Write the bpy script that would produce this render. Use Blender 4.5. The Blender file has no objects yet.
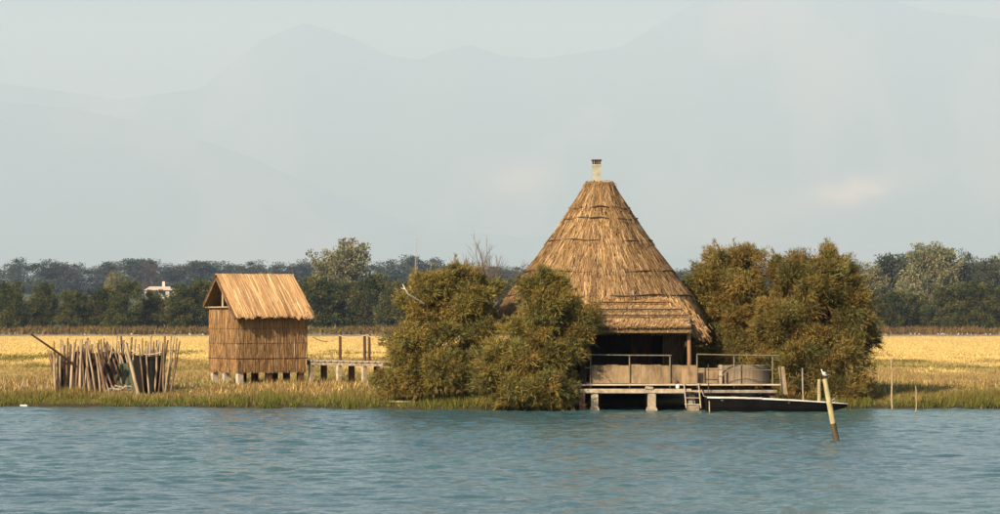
import bpy, math, random
import numpy as np
from mathutils import Vector, Matrix, Euler

# ---------------------------------------------------------------- camera, sky, sun, exposure
SC = bpy.context.scene
F = 3240.0            # focal length in pixels of a 1000 px wide picture
CAM_H = 3.26
HORIZON = 322.0
cam_d = bpy.data.cameras.new('camera')
cam_d.sensor_width = 36.0
cam_d.lens = F / 1000.0 * 36.0
cam_d.clip_start = 1.0
cam_d.clip_end = 150000.0
cam = bpy.data.objects.new('camera', cam_d)
SC.collection.objects.link(cam)
cam.location = (0, 0, CAM_H)
cam.rotation_euler = (math.radians(90) + math.atan((HORIZON - 257) / F), 0, 0)
SC.camera = cam

SUN_EL = math.radians(33)
SUN_AZ = math.radians(-142)      # clockwise from +Y (the view direction): behind the camera, from the left
world = bpy.data.worlds.new('World')
SC.world = world
world.use_nodes = True
wn = world.node_tree
sky = wn.nodes.new('ShaderNodeTexSky')
sky.sky_type = 'NISHITA'
sky.sun_disc = False
sky.sun_elevation = SUN_EL
sky.sun_rotation = SUN_AZ
sky.air_density = 0.6
sky.dust_density = 4.0
sky.ozone_density = 1.0
wbg = wn.nodes['Background']
wbg.inputs['Strength'].default_value = 0.05
wn.links.new(sky.outputs['Color'], wbg.inputs['Color'])

sun_d = bpy.data.lights.new('sun', 'SUN')
sun_d.energy = 5.0
sun_d.angle = math.radians(0.55)
sun_d.color = (1.0, 0.87, 0.73)
sun = bpy.data.objects.new('sun', sun_d)
SC.collection.objects.link(sun)
to_sun = Vector((math.sin(SUN_AZ) * math.cos(SUN_EL), math.cos(SUN_AZ) * math.cos(SUN_EL), math.sin(SUN_EL)))
sun.rotation_euler = (-to_sun).to_track_quat('-Z', 'Y').to_euler()
sun.location = to_sun * 400

SC.view_settings.view_transform = 'Standard'
SC.view_settings.look = 'None'
SC.view_settings.gamma = 1.0
SC.view_settings.exposure = 1.0
SC.view_settings.use_curve_mapping = False
SC.cycles.use_denoising = True
try:
    SC.cycles.denoiser = 'OPENIMAGEDENOISE'
    SC.cycles.denoising_prefilter = 'ACCURATE'
except Exception:
    pass
SC.cycles.max_bounces = 8
SC.cycles.diffuse_bounces = 2
SC.cycles.glossy_bounces = 3
SC.cycles.transmission_bounces = 3
SC.cycles.transparent_max_bounces = 8
SC.cycles.volume_bounces = 1
SC.cycles.sample_clamp_indirect = 4.0

# ---------------------------------------------------------------- helpers
COL = SC.collection
RNG = np.random.default_rng(7)
random.seed(7)


def P(px, py, d):
    """world point that the photograph shows at picture column px, row py, d metres away"""
    return Vector(((px - 500) / F * d, d, CAM_H + (HORIZON - py) / F * d))


def link(o, parent=None):
    COL.objects.link(o)
    if parent is not None:
        o.parent = parent
    return o


def tag(o, label=None, category=None, group=None, kind=None):
    if label: o['label'] = label
    if category: o['category'] = category
    if group: o['group'] = group
    if kind: o['kind'] = kind
    return o


def thing(name, label, category, loc=(0, 0, 0), rz=0.0, group=None):
    o = bpy.data.objects.new(name, None)
    o.empty_display_size = 0.3
    o.location = loc
    o.rotation_euler = (0, 0, rz)
    link(o)
    return tag(o, label, category, group)


class MB:
    """collects boxes and tubes into one mesh"""
    def __init__(self):
        self.v = []; self.f = []; self.smooth = []

    def add(self, vs, fs, smooth=False):
        n = len(self.v)
        self.v += [tuple(p) for p in vs]
        self.f += [tuple(i + n for i in q) for q in fs]
        self.smooth += [smooth] * len(fs)
        return self

    def box(self, c, s, rot=None, taper=1.0, chamfer=0.0):
        sx, sy, sz = s[0] / 2, s[1] / 2, s[2] / 2
        if chamfer > 0:
            k = min(chamfer, sx * 0.45, sy * 0.45, sz * 0.45)
            vs = []
            for z, t in ((-sz, 1), (-sz + k, 0), (sz - k, 0), (sz, 1)):
                e = k if t else 0
                vs += [(-sx + e, -sy + e, z), (sx - e, -sy + e, z), (sx - e, sy - e, z), (-sx + e, sy - e, z)]
            fs = [(3, 2, 1, 0), (12, 13, 14, 15)]
            for l in range(3):
                a = l * 4
                for i in range(4):
                    j = (i + 1) % 4
                    fs.append((a + i, a + j, a + 4 + j, a + 4 + i))
        else:
            vs = [(-sx, -sy, -sz), (sx, -sy, -sz), (sx, sy, -sz), (-sx, sy, -sz),
                  (-sx * taper, -sy * taper, sz), (sx * taper, -sy * taper, sz), (sx * taper, sy * taper, sz), (-sx * taper, sy * taper, sz)]
            fs = [(3, 2, 1, 0), (4, 5, 6, 7), (0, 1, 5, 4), (1, 2, 6, 5), (2, 3, 7, 6), (3, 0, 4, 7)]
        c = Vector(c)
        if rot is not None:
            M = rot if isinstance(rot, Matrix) else Euler(rot).to_matrix()
            vs = [M @ Vector(p) + c for p in vs]
        else:
            vs = [Vector(p) + c for p in vs]
        return self.add(vs, fs)

    def tube(self, pts, radii, n=8, cap=True, smooth=True, squash=1.0):
        pts = [Vector(p) for p in pts]
        if not hasattr(radii, '__len__'): radii = [radii] * len(pts)
        vs, fs = [], []
        up = Vector((0.13, 0.21, 1)).normalized()
        for i, p in enumerate(pts):
            a = pts[max(i - 1, 0)]; b = pts[min(i + 1, len(pts) - 1)]
            t = (b - a)
            t = t.normalized() if t.length > 1e-9 else Vector((0, 0, 1))
            ref = up if abs(t.dot(up)) < 0.95 else Vector((1, 0.1, 0.05)).normalized()
            u = t.cross(ref).normalized(); w = t.cross(u).normalized()
            for k in range(n):
                an = 2 * math.pi * k / n
                vs.append(p + (u * math.cos(an) + w * math.sin(an) * squash) * radii[i])
        for i in range(len(pts) - 1):
            for k in range(n):
                k2 = (k + 1) % n
                fs.append((i * n + k, i * n + k2, (i + 1) * n + k2, (i + 1) * n + k))
        self.add(vs, fs, smooth)
        if cap:
            m = len(vs)
            self.add(vs[:n], [tuple(range(n - 1, -1, -1))])
            self.add(vs[m - n:], [tuple(range(n))])
        return self

    def mesh(self, name, mat):
        me = bpy.data.meshes.new(name)
        me.from_pydata(self.v, [], self.f)
        me.polygons.foreach_set('use_smooth', self.smooth)
        me.materials.append(mat)
        me.update()
        return me

    def build(self, name, mat, parent=None):
        return link(bpy.data.objects.new(name, self.mesh(name, mat)), parent)


def np_mesh(name, verts, faces, mat, cols=None, smooth=False):
    """verts (n,3) array, faces (m,k) int array, cols (n,3) per vertex"""
    me = bpy.data.meshes.new(name)
    n, (m, k) = len(verts), faces.shape
    me.vertices.add(n)
    me.vertices.foreach_set('co', np.asarray(verts, np.float32).ravel())
    me.loops.add(m * k)
    me.loops.foreach_set('vertex_index', faces.astype(np.int32).ravel())
    me.polygons.add(m)
    me.polygons.foreach_set('loop_start', np.arange(0, m * k, k, dtype=np.int32))
    me.polygons.foreach_set('loop_total', np.full(m, k, np.int32))
    if smooth:
        me.polygons.foreach_set('use_smooth', np.ones(m, bool))
    if cols is not None:
        at = me.attributes.new('col', 'FLOAT_COLOR', 'POINT')
        c4 = np.ones((n, 4), np.float32); c4[:, :3] = cols
        at.data.foreach_set('color', c4.ravel())
    me.materials.append(mat)
    me.update(calc_edges=True)
    return me


def blades(base, direc, length, width, cols, side=None, bend=None, tri=False, mid=0.5):
    """one thin leaf per row; returns verts, faces, cols. Diamonds (quads) or triangles"""
    n = len(base)
    direc = direc / np.maximum(np.linalg.norm(direc, axis=1, keepdims=True), 1e-9)
    if side is None:
        r = RNG.normal(size=(n, 3))
        side = np.cross(direc, r)
    side = side / np.maximum(np.linalg.norm(side, axis=1, keepdims=True), 1e-9)
    L = np.asarray(length).reshape(-1, 1) * np.ones((n, 1)); W = np.asarray(width).reshape(-1, 1) * np.ones((n, 1))
    tip = base + direc * L
    if bend is not None: tip = tip + bend
    if tri:
        v = np.stack([base - side * W / 2, base + side * W / 2, tip], 1)
        f = np.arange(n * 3).reshape(n, 3); c = np.repeat(cols, 3, 0)
    else:
        m = base + direc * L * mid
        v = np.stack([base, m + side * W / 2, tip, m - side * W / 2], 1)
        f = np.arange(n * 4).reshape(n, 4); c = np.repeat(cols, 4, 0)
    return v.reshape(-1, 3), f, c


def straws(base, direc, length, width, cols, normal):
    """rectangular straws lying on a surface with the given normal"""
    n = len(base)
    direc = direc / np.linalg.norm(direc, axis=1, keepdims=True)
    side = np.cross(direc, normal); side /= np.maximum(np.linalg.norm(side, axis=1, keepdims=True), 1e-9)
    L = np.asarray(length).reshape(-1, 1) * np.ones((n, 1)); W = np.asarray(width).reshape(-1, 1) * np.ones((n, 1))
    tip = base + direc * L
    v = np.stack([base - side * W / 2, base + side * W / 2, tip + side * W * .3, tip - side * W * .3], 1)
    return v.reshape(-1, 3), np.arange(n * 4).reshape(n, 4), np.repeat(cols, 4, 0)


def merge(parts):
    V, Fc, C, n = [], [], [], 0
    for v, f, c in parts:
        V.append(v); Fc.append(f + n); C.append(c); n += len(v)
    return np.concatenate(V), np.concatenate(Fc), np.concatenate(C)


def vnoise(x, y, seed=0):
    """smooth value noise, arrays"""
    xi = np.floor(x).astype(np.int64); yi = np.floor(y).astype(np.int64)
    xf = x - xi; yf = y - yi
    def h(a, b):
        t = np.sin(a * 127.1 + b * 311.7 + seed * 74.7) * 43758.5453
        return t - np.floor(t)
    u = xf * xf * (3 - 2 * xf); w = yf * yf * (3 - 2 * yf)
    return (h(xi, yi) * (1 - u) + h(xi + 1, yi) * u) * (1 - w) + (h(xi, yi + 1) * (1 - u) + h(xi + 1, yi + 1) * u) * w


def fbm(x, y, seed=0, octv=5):
    t = 0; a = 0.5; f = 1.0
    for i in range(octv):
        t = t + a * vnoise(x * f + 13.7 * i, y * f + 5.1 * i, seed + i); a *= 0.5; f *= 2.03
    return t


# ---------------------------------------------------------------- materials
def mat_new(name):
    m = bpy.data.materials.new(name); m.use_nodes = True
    nt = m.node_tree
    return m, nt, nt.nodes['Principled BSDF']


def mat_attr(name, rough=0.8, var=0.25, translucent=0.0, spec=0.2):
    """colour from the mesh's 'col' attribute, varied a little for each separate leaf or straw"""
    m, nt, b = mat_new(name)
    a = nt.nodes.new('ShaderNodeAttribute'); a.attribute_name = 'col'
    g = nt.nodes.new('ShaderNodeNewGeometry')
    mr = nt.nodes.new('ShaderNodeMapRange'); mr.inputs['To Min'].default_value = 1 - var; mr.inputs['To Max'].default_value = 1 + var
    nt.links.new(g.outputs['Random Per Island'], mr.inputs['Value'])
    mul = nt.nodes.new('ShaderNodeVectorMath'); mul.operation = 'SCALE'
    nt.links.new(a.outputs['Color'], mul.inputs[0]); nt.links.new(mr.outputs['Result'], mul.inputs['Scale'])
    nt.links.new(mul.outputs[0], b.inputs['Base Color'])
    b.inputs['Roughness'].default_value = rough
    b.inputs['Specular IOR Level'].default_value = spec
    if translucent > 0:
        tr = nt.nodes.new('ShaderNodeBsdfTranslucent')
        mx = nt.nodes.new('ShaderNodeMixShader'); mx.inputs[0].default_value = translucent
        nt.links.new(mul.outputs[0], tr.inputs['Color'])
        nt.links.new(b.outputs[0], mx.inputs[1]); nt.links.new(tr.outputs[0], mx.inputs[2])
        nt.links.new(mx.outputs[0], nt.nodes['Material Output'].inputs['Surface'])
    return m


def mat_noise(name, c1, c2, scale=6.0, rough=0.8, bump=0.3, stretch=(1, 1, 1), detail=8, spec=0.25, c3=None, coord='Object', bump_dist=0.02):
    """two or three colours mixed by stretched noise, with a fine bump"""
    m, nt, b = mat_new(name)
    tc = nt.nodes.new('ShaderNodeTexCoord')
    mp = nt.nodes.new('ShaderNodeMapping'); mp.inputs['Scale'].default_value = stretch
    nt.links.new(tc.outputs[coord], mp.inputs['Vector'])
    no = nt.nodes.new('ShaderNodeTexNoise'); no.inputs['Scale'].default_value = scale; no.inputs['Detail'].default_value = detail; no.inputs['Roughness'].default_value = 0.65
    nt.links.new(mp.outputs[0], no.inputs['Vector'])
    cr = nt.nodes.new('ShaderNodeValToRGB')
    cr.color_ramp.elements[0].position = 0.32; cr.color_ramp.elements[0].color = (*c1, 1)
    cr.color_ramp.elements[1].position = 0.68; cr.color_ramp.elements[1].color = (*c2, 1)
    if c3:
        e = cr.color_ramp.elements.new(0.5); e.color = (*c3, 1)
    oi = nt.nodes.new('ShaderNodeObjectInfo')
    mr = nt.nodes.new('ShaderNodeMapRange'); mr.inputs['To Min'].default_value = 0.82; mr.inputs['To Max'].default_value = 1.15
    nt.links.new(oi.outputs['Random'], mr.inputs['Value'])
    mul = nt.nodes.new('ShaderNodeVectorMath'); mul.operation = 'SCALE'
    nt.links.new(no.outputs['Fac'], cr.inputs[0])
    nt.links.new(cr.outputs[0], mul.inputs[0]); nt.links.new(mr.outputs[0], mul.inputs['Scale'])
    nt.links.new(mul.outputs[0], b.inputs['Base Color'])
    bp = nt.nodes.new('ShaderNodeBump'); bp.inputs['Strength'].default_value = bump; bp.inputs['Distance'].default_value = bump_dist
    nt.links.new(no.outputs['Fac'], bp.inputs['Height']); nt.links.new(bp.outputs[0], b.inputs['Normal'])
    b.inputs['Roughness'].default_value = rough
    b.inputs['Specular IOR Level'].default_value = spec
    return m


M = {}
M['straw'] = mat_attr('thatch_straw', 0.75, 0.38, 0.10)
M['reed'] = mat_attr('reed_cane', 0.75, 0.40, 0.05)
M['leaf'] = mat_attr('tamarisk_leaf', 0.7, 0.38, 0.16)
M['far_leaf'] = mat_attr('tree_leaf', 0.75, 0.35, 0.22)
M['grass'] = mat_attr('marsh_grass', 0.8, 0.30, 0.35)
M['sedge'] = mat_attr('dry_sedge', 0.8, 0.14, 0.45)
M['thatch_core'] = mat_noise('thatch_core', (0.10, 0.065, 0.03), (0.22, 0.15, 0.07), 9, 0.9, 0.5, (1, 1, 0.3))
M['wood_grey'] = mat_noise('weathered_wood', (0.16, 0.13, 0.10), (0.42, 0.37, 0.30), 5, 0.85, 0.4, (1, 1, 0.2), c3=(0.28, 0.24, 0.19))
M['wood_pale'] = mat_noise('pale_weathered_wood', (0.26, 0.21, 0.145), (0.50, 0.43, 0.32), 5, 0.85, 0.3, (0.3, 1, 1))
M['wood_brown'] = mat_noise('brown_wood', (0.055, 0.028, 0.016), (0.14, 0.075, 0.04), 6, 0.8, 0.4, (1, 1, 0.2))
M['wood_red'] = mat_noise('reddish_wood', (0.16, 0.085, 0.045), (0.34, 0.20, 0.11), 6, 0.8, 0.4, (1, 1, 0.2))
M['stake'] = mat_noise('stake_bark', (0.075, 0.045, 0.028), (0.30, 0.215, 0.135), 5, 0.85, 0.5, (1, 1, 0.35), c3=(0.16, 0.105, 0.066))
M['stake_pale'] = mat_noise('stake_bare_wood', (0.20, 0.14, 0.085), (0.50, 0.40, 0.27), 4, 0.8, 0.4, (1, 1, 0.25))
M['bark'] = mat_noise('tamarisk_bark', (0.06, 0.045, 0.03), (0.20, 0.15, 0.10), 9, 0.9, 0.5, (1, 1, 0.3))
M['dead_wood'] = mat_noise('dead_branch', (0.07, 0.055, 0.045), (0.17, 0.14, 0.12), 9, 0.9, 0.4)
M['pale_branch'] = mat_noise('bleached_branch', (0.5, 0.44, 0.34), (0.75, 0.70, 0.60), 9, 0.8, 0.3)
M['concrete'] = mat_noise('stained_concrete', (0.20, 0.16, 0.11), (0.50, 0.44, 0.34), 4, 0.85, 0.4, c3=(0.34, 0.29, 0.21))
M['brick_red'] = mat_noise('worn_brick', (0.26, 0.11, 0.065), (0.46, 0.24, 0.15), 7, 0.85, 0.4)
M['metal_rail'] = mat_noise('galvanised_rail', (0.12, 0.10, 0.068), (0.25, 0.215, 0.15), 12, 0.5, 0.1)
M['mat_panel'] = mat_noise('beige_board', (0.085, 0.060, 0.035), (0.36, 0.262, 0.15), 3.5, 0.85, 0.3, (1, 1, 0.45), c3=(0.25, 0.178, 0.10))
M['tub'] = mat_noise('tub_slats', (0.13, 0.10, 0.068), (0.26, 0.205, 0.14), 4, 0.8, 0.3, (1, 1, 0.3))
M['shaded_wall'] = mat_noise('shaded_boarding', (0.02, 0.014, 0.009), (0.05, 0.035, 0.022), 6, 0.85, 0.3, (1, 1, 0.2))  # near-black boards: the porch's deep shade is put into the colour
M['rope'] = mat_noise('old_rope', (0.35, 0.28, 0.19), (0.58, 0.50, 0.38), 30, 0.9, 0.3)
M['rope_dark'] = mat_noise('dark_binding', (0.035, 0.022, 0.012), (0.09, 0.06, 0.03), 20, 0.9, 0.3)
M['hull'] = mat_noise('black_hull', (0.003, 0.003, 0.0035), (0.009, 0.008, 0.008), 3, 0.8, 0.1, spec=0.1)
M['white_paint'] = mat_noise('white_paint', (0.66, 0.64, 0.60), (0.82, 0.80, 0.77), 8, 0.5, 0.1)
M['gunwale'] = mat_noise('worn_white_gunwale', (0.34, 0.31, 0.28), (0.74, 0.72, 0.68), 3, 0.6, 0.1)
M['block'] = mat_noise('whitewashed_block', (0.26, 0.22, 0.17), (0.56, 0.50, 0.43), 4, 0.85, 0.3)
M['chimney'] = mat_noise('chimney_plaster', (0.26, 0.26, 0.20), (0.50, 0.49, 0.40), 5, 0.85, 0.3)
M['dark_brick'] = mat_noise('dark_chimney_brick', (0.05, 0.03, 0.025), (0.14, 0.08, 0.06), 8, 0.9, 0.3)  # dark reddish brown for the chimney's vent piers, cap and flue
M['net_black'] = mat_noise('black_net', (0.003, 0.0025, 0.002), (0.012, 0.009, 0.007), 12, 0.9, 0.5)
M['net_green'] = mat_noise('green_net', (0.04, 0.055, 0.036), (0.10, 0.115, 0.075), 12, 0.9, 0.5)
M['net_brown'] = mat_noise('brown_net', (0.02, 0.013, 0.009), (0.07, 0.045, 0.028), 12, 0.9, 0.5)
M['algae'] = mat_noise('mooring_pile', (0.26, 0.22, 0.10), (0.52, 0.46, 0.26), 7, 0.8, 0.4, (1, 1, 0.3))
M['wet_wood'] = mat_noise('wet_wood', (0.05, 0.04, 0.025), (0.16, 0.12, 0.07), 7, 0.45, 0.4, (1, 1, 0.3))
M['bird_white'] = mat_noise('white_feather', (0.72, 0.71, 0.70), (0.85, 0.84, 0.83), 20, 0.7, 0.1)
M['bird_grey'] = mat_noise('grey_feather', (0.16, 0.17, 0.18), (0.28, 0.29, 0.30), 20, 0.7, 0.1)
M['beak'] = mat_noise('dark_beak', (0.03, 0.02, 0.02), (0.06, 0.04, 0.03), 20, 0.5, 0.1)
M['house_wall'] = mat_noise('white_wall', (0.46, 0.44, 0.39), (0.58, 0.55, 0.49), 0.6, 0.8, 0.05)
M['house_roof'] = mat_noise('pale_roof', (0.36, 0.30, 0.26), (0.48, 0.40, 0.34), 2, 0.8, 0.1)
M['glass'] = mat_noise('dark_pane', (0.02, 0.025, 0.03), (0.04, 0.05, 0.055), 2, 0.15, 0.0, spec=0.5)
M['mast'] = mat_noise('mast_steel', (0.36, 0.34, 0.33), (0.50, 0.47, 0.46), 2, 0.6, 0.05)
M['mountain'] = mat_noise('mountain_side', (0.05, 0.07, 0.045), (0.12, 0.125, 0.09), 0.004, 0.95, 0.0, detail=10)
M['scree'] = mat_noise('bare_scree', (0.34, 0.32, 0.29), (0.55, 0.52, 0.48), 0.01, 0.95, 0.0)

# ---------------------------------------------------------------- water
def shore_y(x):
    return np.interp(x, [-300, -60, -19, -11, -4, -1, 2, 3, 10, 13.5, 15, 20, 60, 300],
                     [130, 127, 125.6, 123.3, 121.6, 120.2, 119.9, 122.2, 122.2, 121.9, 121.8, 122.4, 123.2, 126]) \
        + 0.35 * np.sin(x * 0.9 + 1.0) * np.exp(-((x - 8) / 4.0) ** 2 * 0) * 0.5 + 0.22 * np.sin(x * 2.3) * 0.6 + 0.10 * np.sin(x * 6.1 + 2)


def build_water():
    xs = np.concatenate([[-19000, -2000, -800, -300, -120, -60, -42], np.arange(-30, 30.01, 0.145), [42, 60, 120, 300, 800, 2000, 19000]])
    ys = np.concatenate([[-12000, -1000, -400, -150, -50, 0, 20, 35, 44], np.arange(52, 124.6, 0.115), [126, 129, 133]])
    X, Y = np.meshgrid(xs, ys)
    fade = np.clip((34 - np.abs(X)) / 6, 0, 1) * np.clip((Y - 44) / 6, 0, 1) * np.clip((127 - Y) / 3, 0, 1)
    rs = np.random.default_rng(3)
    Z = np.zeros_like(X)
    gust = 0.55 + 0.9 * fbm(X * 0.06, Y * 0.02, 5, 3)
    for i in range(54):
        lam = 0.34 * (1.5 / 0.34) ** (rs.random() ** 1.3)
        k = 2 * math.pi / lam
        th = math.radians(-62) + rs.normal() * 0.55       # wind towards the camera, a little sideways
        st = 0.027 * (lam / 0.8) ** -0.2
        ph = rs.random() * 6.283
        Z += st / k * np.sin(k * (X * math.cos(th) + Y * math.sin(th)) + ph)
    Z = Z * gust * fade
    V = np.stack([X, Y, Z], -1).reshape(-1, 3)
    ny, nx = X.shape
    i = np.arange(ny - 1)[:, None] * nx + np.arange(nx - 1)[None, :]
    fc = np.stack([i, i + 1, i + nx + 1, i + nx], -1).reshape(-1, 4)
    m, nt, b = mat_new('lagoon_water')
    tc = nt.nodes.new('ShaderNodeTexCoord')
    mp = nt.nodes.new('ShaderNodeMapping'); mp.inputs['Scale'].default_value = (1, 0.8, 1)
    nt.links.new(tc.outputs['Object'], mp.inputs[0])
    n1 = nt.nodes.new('ShaderNodeTexNoise'); n1.inputs['Scale'].default_value = 8.0; n1.inputs['Detail'].default_value = 6
    nt.links.new(mp.outputs[0], n1.inputs['Vector'])
    bp = nt.nodes.new('ShaderNodeBump'); bp.inputs['Strength'].default_value = 0.7; bp.inputs['Distance'].default_value = 0.05
    nt.links.new(n1.outputs['Fac'], bp.inputs['Height']); nt.links.new(bp.outputs[0], b.inputs['Normal'])
    n2 = nt.nodes.new('ShaderNodeTexNoise'); n2.inputs['Scale'].default_value = 0.05; n2.inputs['Detail'].default_value = 3
    nt.links.new(tc.outputs['Object'], n2.inputs['Vector'])
    cr = nt.nodes.new('ShaderNodeValToRGB')
    cr.color_ramp.elements[0].position = 0.35; cr.color_ramp.elements[0].color = (0.030, 0.084, 0.108, 1)
    cr.color_ramp.elements[1].position = 0.65; cr.color_ramp.elements[1].color = (0.046, 0.112, 0.112, 1)
    nt.links.new(n2.outputs['Fac'], cr.inputs[0]); nt.links.new(cr.outputs[0], b.inputs['Base Color'])
    b.inputs['Roughness'].default_value = 0.08
    b.inputs['Specular IOR Level'].default_value = 0.23
    b.inputs['IOR'].default_value = 1.33
    o = link(bpy.data.objects.new('water', np_mesh('water', V, fc, m, smooth=True)))
    tag(o, 'rippled teal lagoon water in front of the marsh', 'water', kind='structure')


build_water()


# ---------------------------------------------------------------- land
PROF_Y = [-3, -0.8, -0.15, 0.0, 0.10, 0.5, 2, 5, 9, 16, 30, 80, 200, 500, 522, 526, 530, 590, 597, 601, 607, 612, 640, 700, 1500, 2300, 3200, 8000, 68000]
PROF_Z = [-1.2, -0.7, -0.25, -0.02, 0.09, 0.17, 0.30, 0.40, 0.58, 0.66, 0.60, 0.52, 0.48, 0.42, 0.40, 0.28, 0.10, 0.10, 0.30, 0.75, 1.10, 1.15, 1.1, 0.9, 0.8, 24.0, 24.0, 5.0, 1.0]


def land_z(x, y):
    yy = y - shore_y(np.clip(x, -300, 300))
    z = np.interp(yy, PROF_Y, PROF_Z)
    near = np.clip((yy - 0.05) / 0.4, 0, 1) * np.clip((300 - yy) / 200, 0, 1)
    return z + near * ((fbm(x * 0.5, y * 0.5, 3, 3) - 0.45) * 0.16)


def build_land():
    xs = np.concatenate([[-19000, -2500, -1200, -600, -300, -160, -100, -70, -52], np.arange(-42, 42.01, 0.5), [52, 70, 100, 160, 300, 600, 1200, 2500, 19000]])
    yy = np.array(sorted(set(PROF_Y + [-2, -0.4, 0.05, 0.25, 1, 1.5, 3, 4, 7, 12, 20, 25, 40, 55, 110, 150, 300, 400, 603])))
    X = np.repeat(xs[None, :], len(yy), 0)
    Y = shore_y(np.clip(X, -300, 300)) + yy[:, None]
    Z = land_z(X, Y)
    V = np.stack([X, Y, Z], -1).reshape(-1, 3)
    ny, nx = X.shape
    i = np.arange(ny - 1)[:, None] * nx + np.arange(nx - 1)[None, :]
    fc = np.stack([i, i + 1, i + nx + 1, i + nx], -1).reshape(-1, 4)
    # ground colour: wet mud at the waterline, dry golden sedge over the marsh, brown earth on the far dyke
    Yf = np.repeat(yy[:, None], nx, 1)
    def ramp(c): return np.interp(Yf, [-3, 0.1, 0.6, 2, 8, 20, 60, 150, 520, 527, 595, 602, 640, 1500, 68000], c)
    C = np.stack([ramp([.03, .035, .09, .16, .24, .30, .40, .50, .52, .30, .30, .16, .07, .07, .08]),
                  ramp([.025, .028, .08, .14, .20, .25, .32, .37, .38, .27, .27, .13, .07, .08, .09]),
                  ramp([.015, .015, .028, .045, .07, .08, .10, .12, .125, .22, .22, .07, .04, .04, .05])], -1)
    C *= (0.75 + 0.5 * fbm(X * 0.15, Y * 0.05, 9, 4))[..., None]
    m = mat_attr('marsh_ground', 0.95, 0.0)
    nt = m.node_tree; b = nt.nodes['Principled BSDF']
    tc = nt.nodes.new('ShaderNodeTexCoord')
    no = nt.nodes.new('ShaderNodeTexNoise'); no.inputs['Scale'].default_value = 3; no.inputs['Detail'].default_value = 8
    bp = nt.nodes.new('ShaderNodeBump'); bp.inputs['Strength'].default_value = 0.6; bp.inputs['Distance'].default_value = 0.1
    nt.links.new(tc.outputs['Object'], no.inputs['Vector']); nt.links.new(no.outputs['Fac'], bp.inputs['Height']); nt.links.new(bp.outputs[0], b.inputs['Normal'])
    o = link(bpy.data.objects.new('ground', np_mesh('ground', V, fc, m, C.reshape(-1, 3), smooth=True)))
    tag(o, 'flat marsh ground of golden dry sedge behind the bank', 'ground', kind='structure')
    # shallow channel of grey water at the foot of the far dyke
    mb = MB()
    mb.add([(-5000, 640, 0.30), (5000, 640, 0.30), (5000, 724, 0.30), (-5000, 724, 0.30)], [(0, 1, 2, 3)])
    mw = mat_noise('channel_water', (0.14, 0.16, 0.16), (0.20, 0.21, 0.20), 0.5, 0.35, 0.2)
    tag(mb.build('channel_water', mw), 'thin grey strip of shallow water below the far tree line', 'water', kind='structure')


build_land()


# ---------------------------------------------------------------- mountains
def build_mountain(name, label, yc, half, ridge_px, ridge_py, seed, scree=False):
    xs = np.linspace(-18000, 18000, 261); ts = np.linspace(-1, 1, 61)
    X = np.repeat(xs[None, :], len(ts), 0)
    T = np.repeat(ts[:, None], len(xs), 1)
    Y = yc + T * half
    px = X / yc * F + 500
    H = (HORIZON - np.interp(px, ridge_px, ridge_py)) / F * yc + CAM_H
    n = fbm(X / 4000, Y / 4000, seed, 6) - 0.48
    rid = 1 - np.abs(2 * fbm(X / 2400, Y / 5100, seed + 20, 4) - 0.95) * 1.2
    prof = np.clip(1 - np.abs(T), 0, 1) ** 0.85
    Z = H * (prof + 0.22 * n * (1 - prof) ** 0.5 * (prof > 0.01) * np.minimum(1, prof * 4)) + (rid - 0.6) * 510 * prof * (1 - prof) * 2
    Z = np.maximum(Z, 0.0) + n * 148 * np.minimum(1, prof * 3)
    Z[0, :] = -1.0; Z[-1, :] = -1.0
    Z = np.minimum(Z, 6300)
    V = np.stack([X, Y, Z], -1).reshape(-1, 3)
    ny, nx = X.shape
    i = np.arange(ny - 1)[:, None] * nx + np.arange(nx - 1)[None, :]
    fc = np.stack([i, i + 1, i + nx + 1, i + nx], -1).reshape(-1, 4)
    py = HORIZON - (Z - CAM_H) / Y * F
    pxv = X / Y * F + 500
    wood = np.array([.045, .065, .04]); rock = np.array([.11, .11, .10]); sc = np.array([.50, .44, .36])
    k = np.clip((fbm(X / 1480, Y / 2850, seed + 5, 5) - 0.48) * 5, 0, 1)[..., None]
    C = wood * (1 - k) + rock * k
    if scree:   # bare pale slope on the mountain's flank
        cx, cy = (850 - 500) / F * (yc - half * .5), 390
        s = np.exp(-(((pxv - 855) / 62) ** 2 + ((py - 188 + (pxv - 855) * 0.22) / 13) ** 2)) * (0.1 + 1.7 * np.clip(fbm(X / 570, Z / 250, 77, 5) - .2, 0, 1))
        s2 = np.exp(-(((pxv - 515) / 30) ** 2 + ((py - 180) / 16) ** 2)) * 0.45 * (0.3 + 1.2 * fbm(X / 680, Z / 285, 78, 4))
        s = np.clip(s + s2, 0, 1)[..., None]
        C = C * (1 - s) + sc * s
    o = link(bpy.data.objects.new(name, np_mesh(name, V, fc, M_MOUNT, C.reshape(-1, 3), smooth=True)))
    return tag(o, label, 'mountain', kind='structure')


M_MOUNT = mat_attr('mountain_slope', 0.95, 0.0)
build_mountain('mountain', 'pale hazy mountain range rising behind the whole scene', 60000, 6800,
               [-900, -500, -200, 0, 120, 200, 262, 305, 350, 390, 420, 445, 470, 500, 535, 575, 620, 650, 690, 760, 840, 890, 930, 1000, 1200, 1600, 2000],
               [110, 60, 90, 84, 100, 88, 38, 22, 36, 55, 59, 49, 44, 54, 58, 53, 47, 30, 4, -12, -14, 0, 12, 20, 5, 60, 90], 11, True)
build_mountain('hill', 'lower hazy hill sloping down in front of the mountains', 54000, 4500,
               [-900, -500, -200, -60, 0, 60, 110, 170, 240, 300, 360, 430, 520, 700, 860, 1000, 1300, 1800],
               [140, 90, 80, 92, 102, 108, 116, 130, 152, 180, 205, 228, 236, 240, 246, 236, 180, 150], 31)


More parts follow.
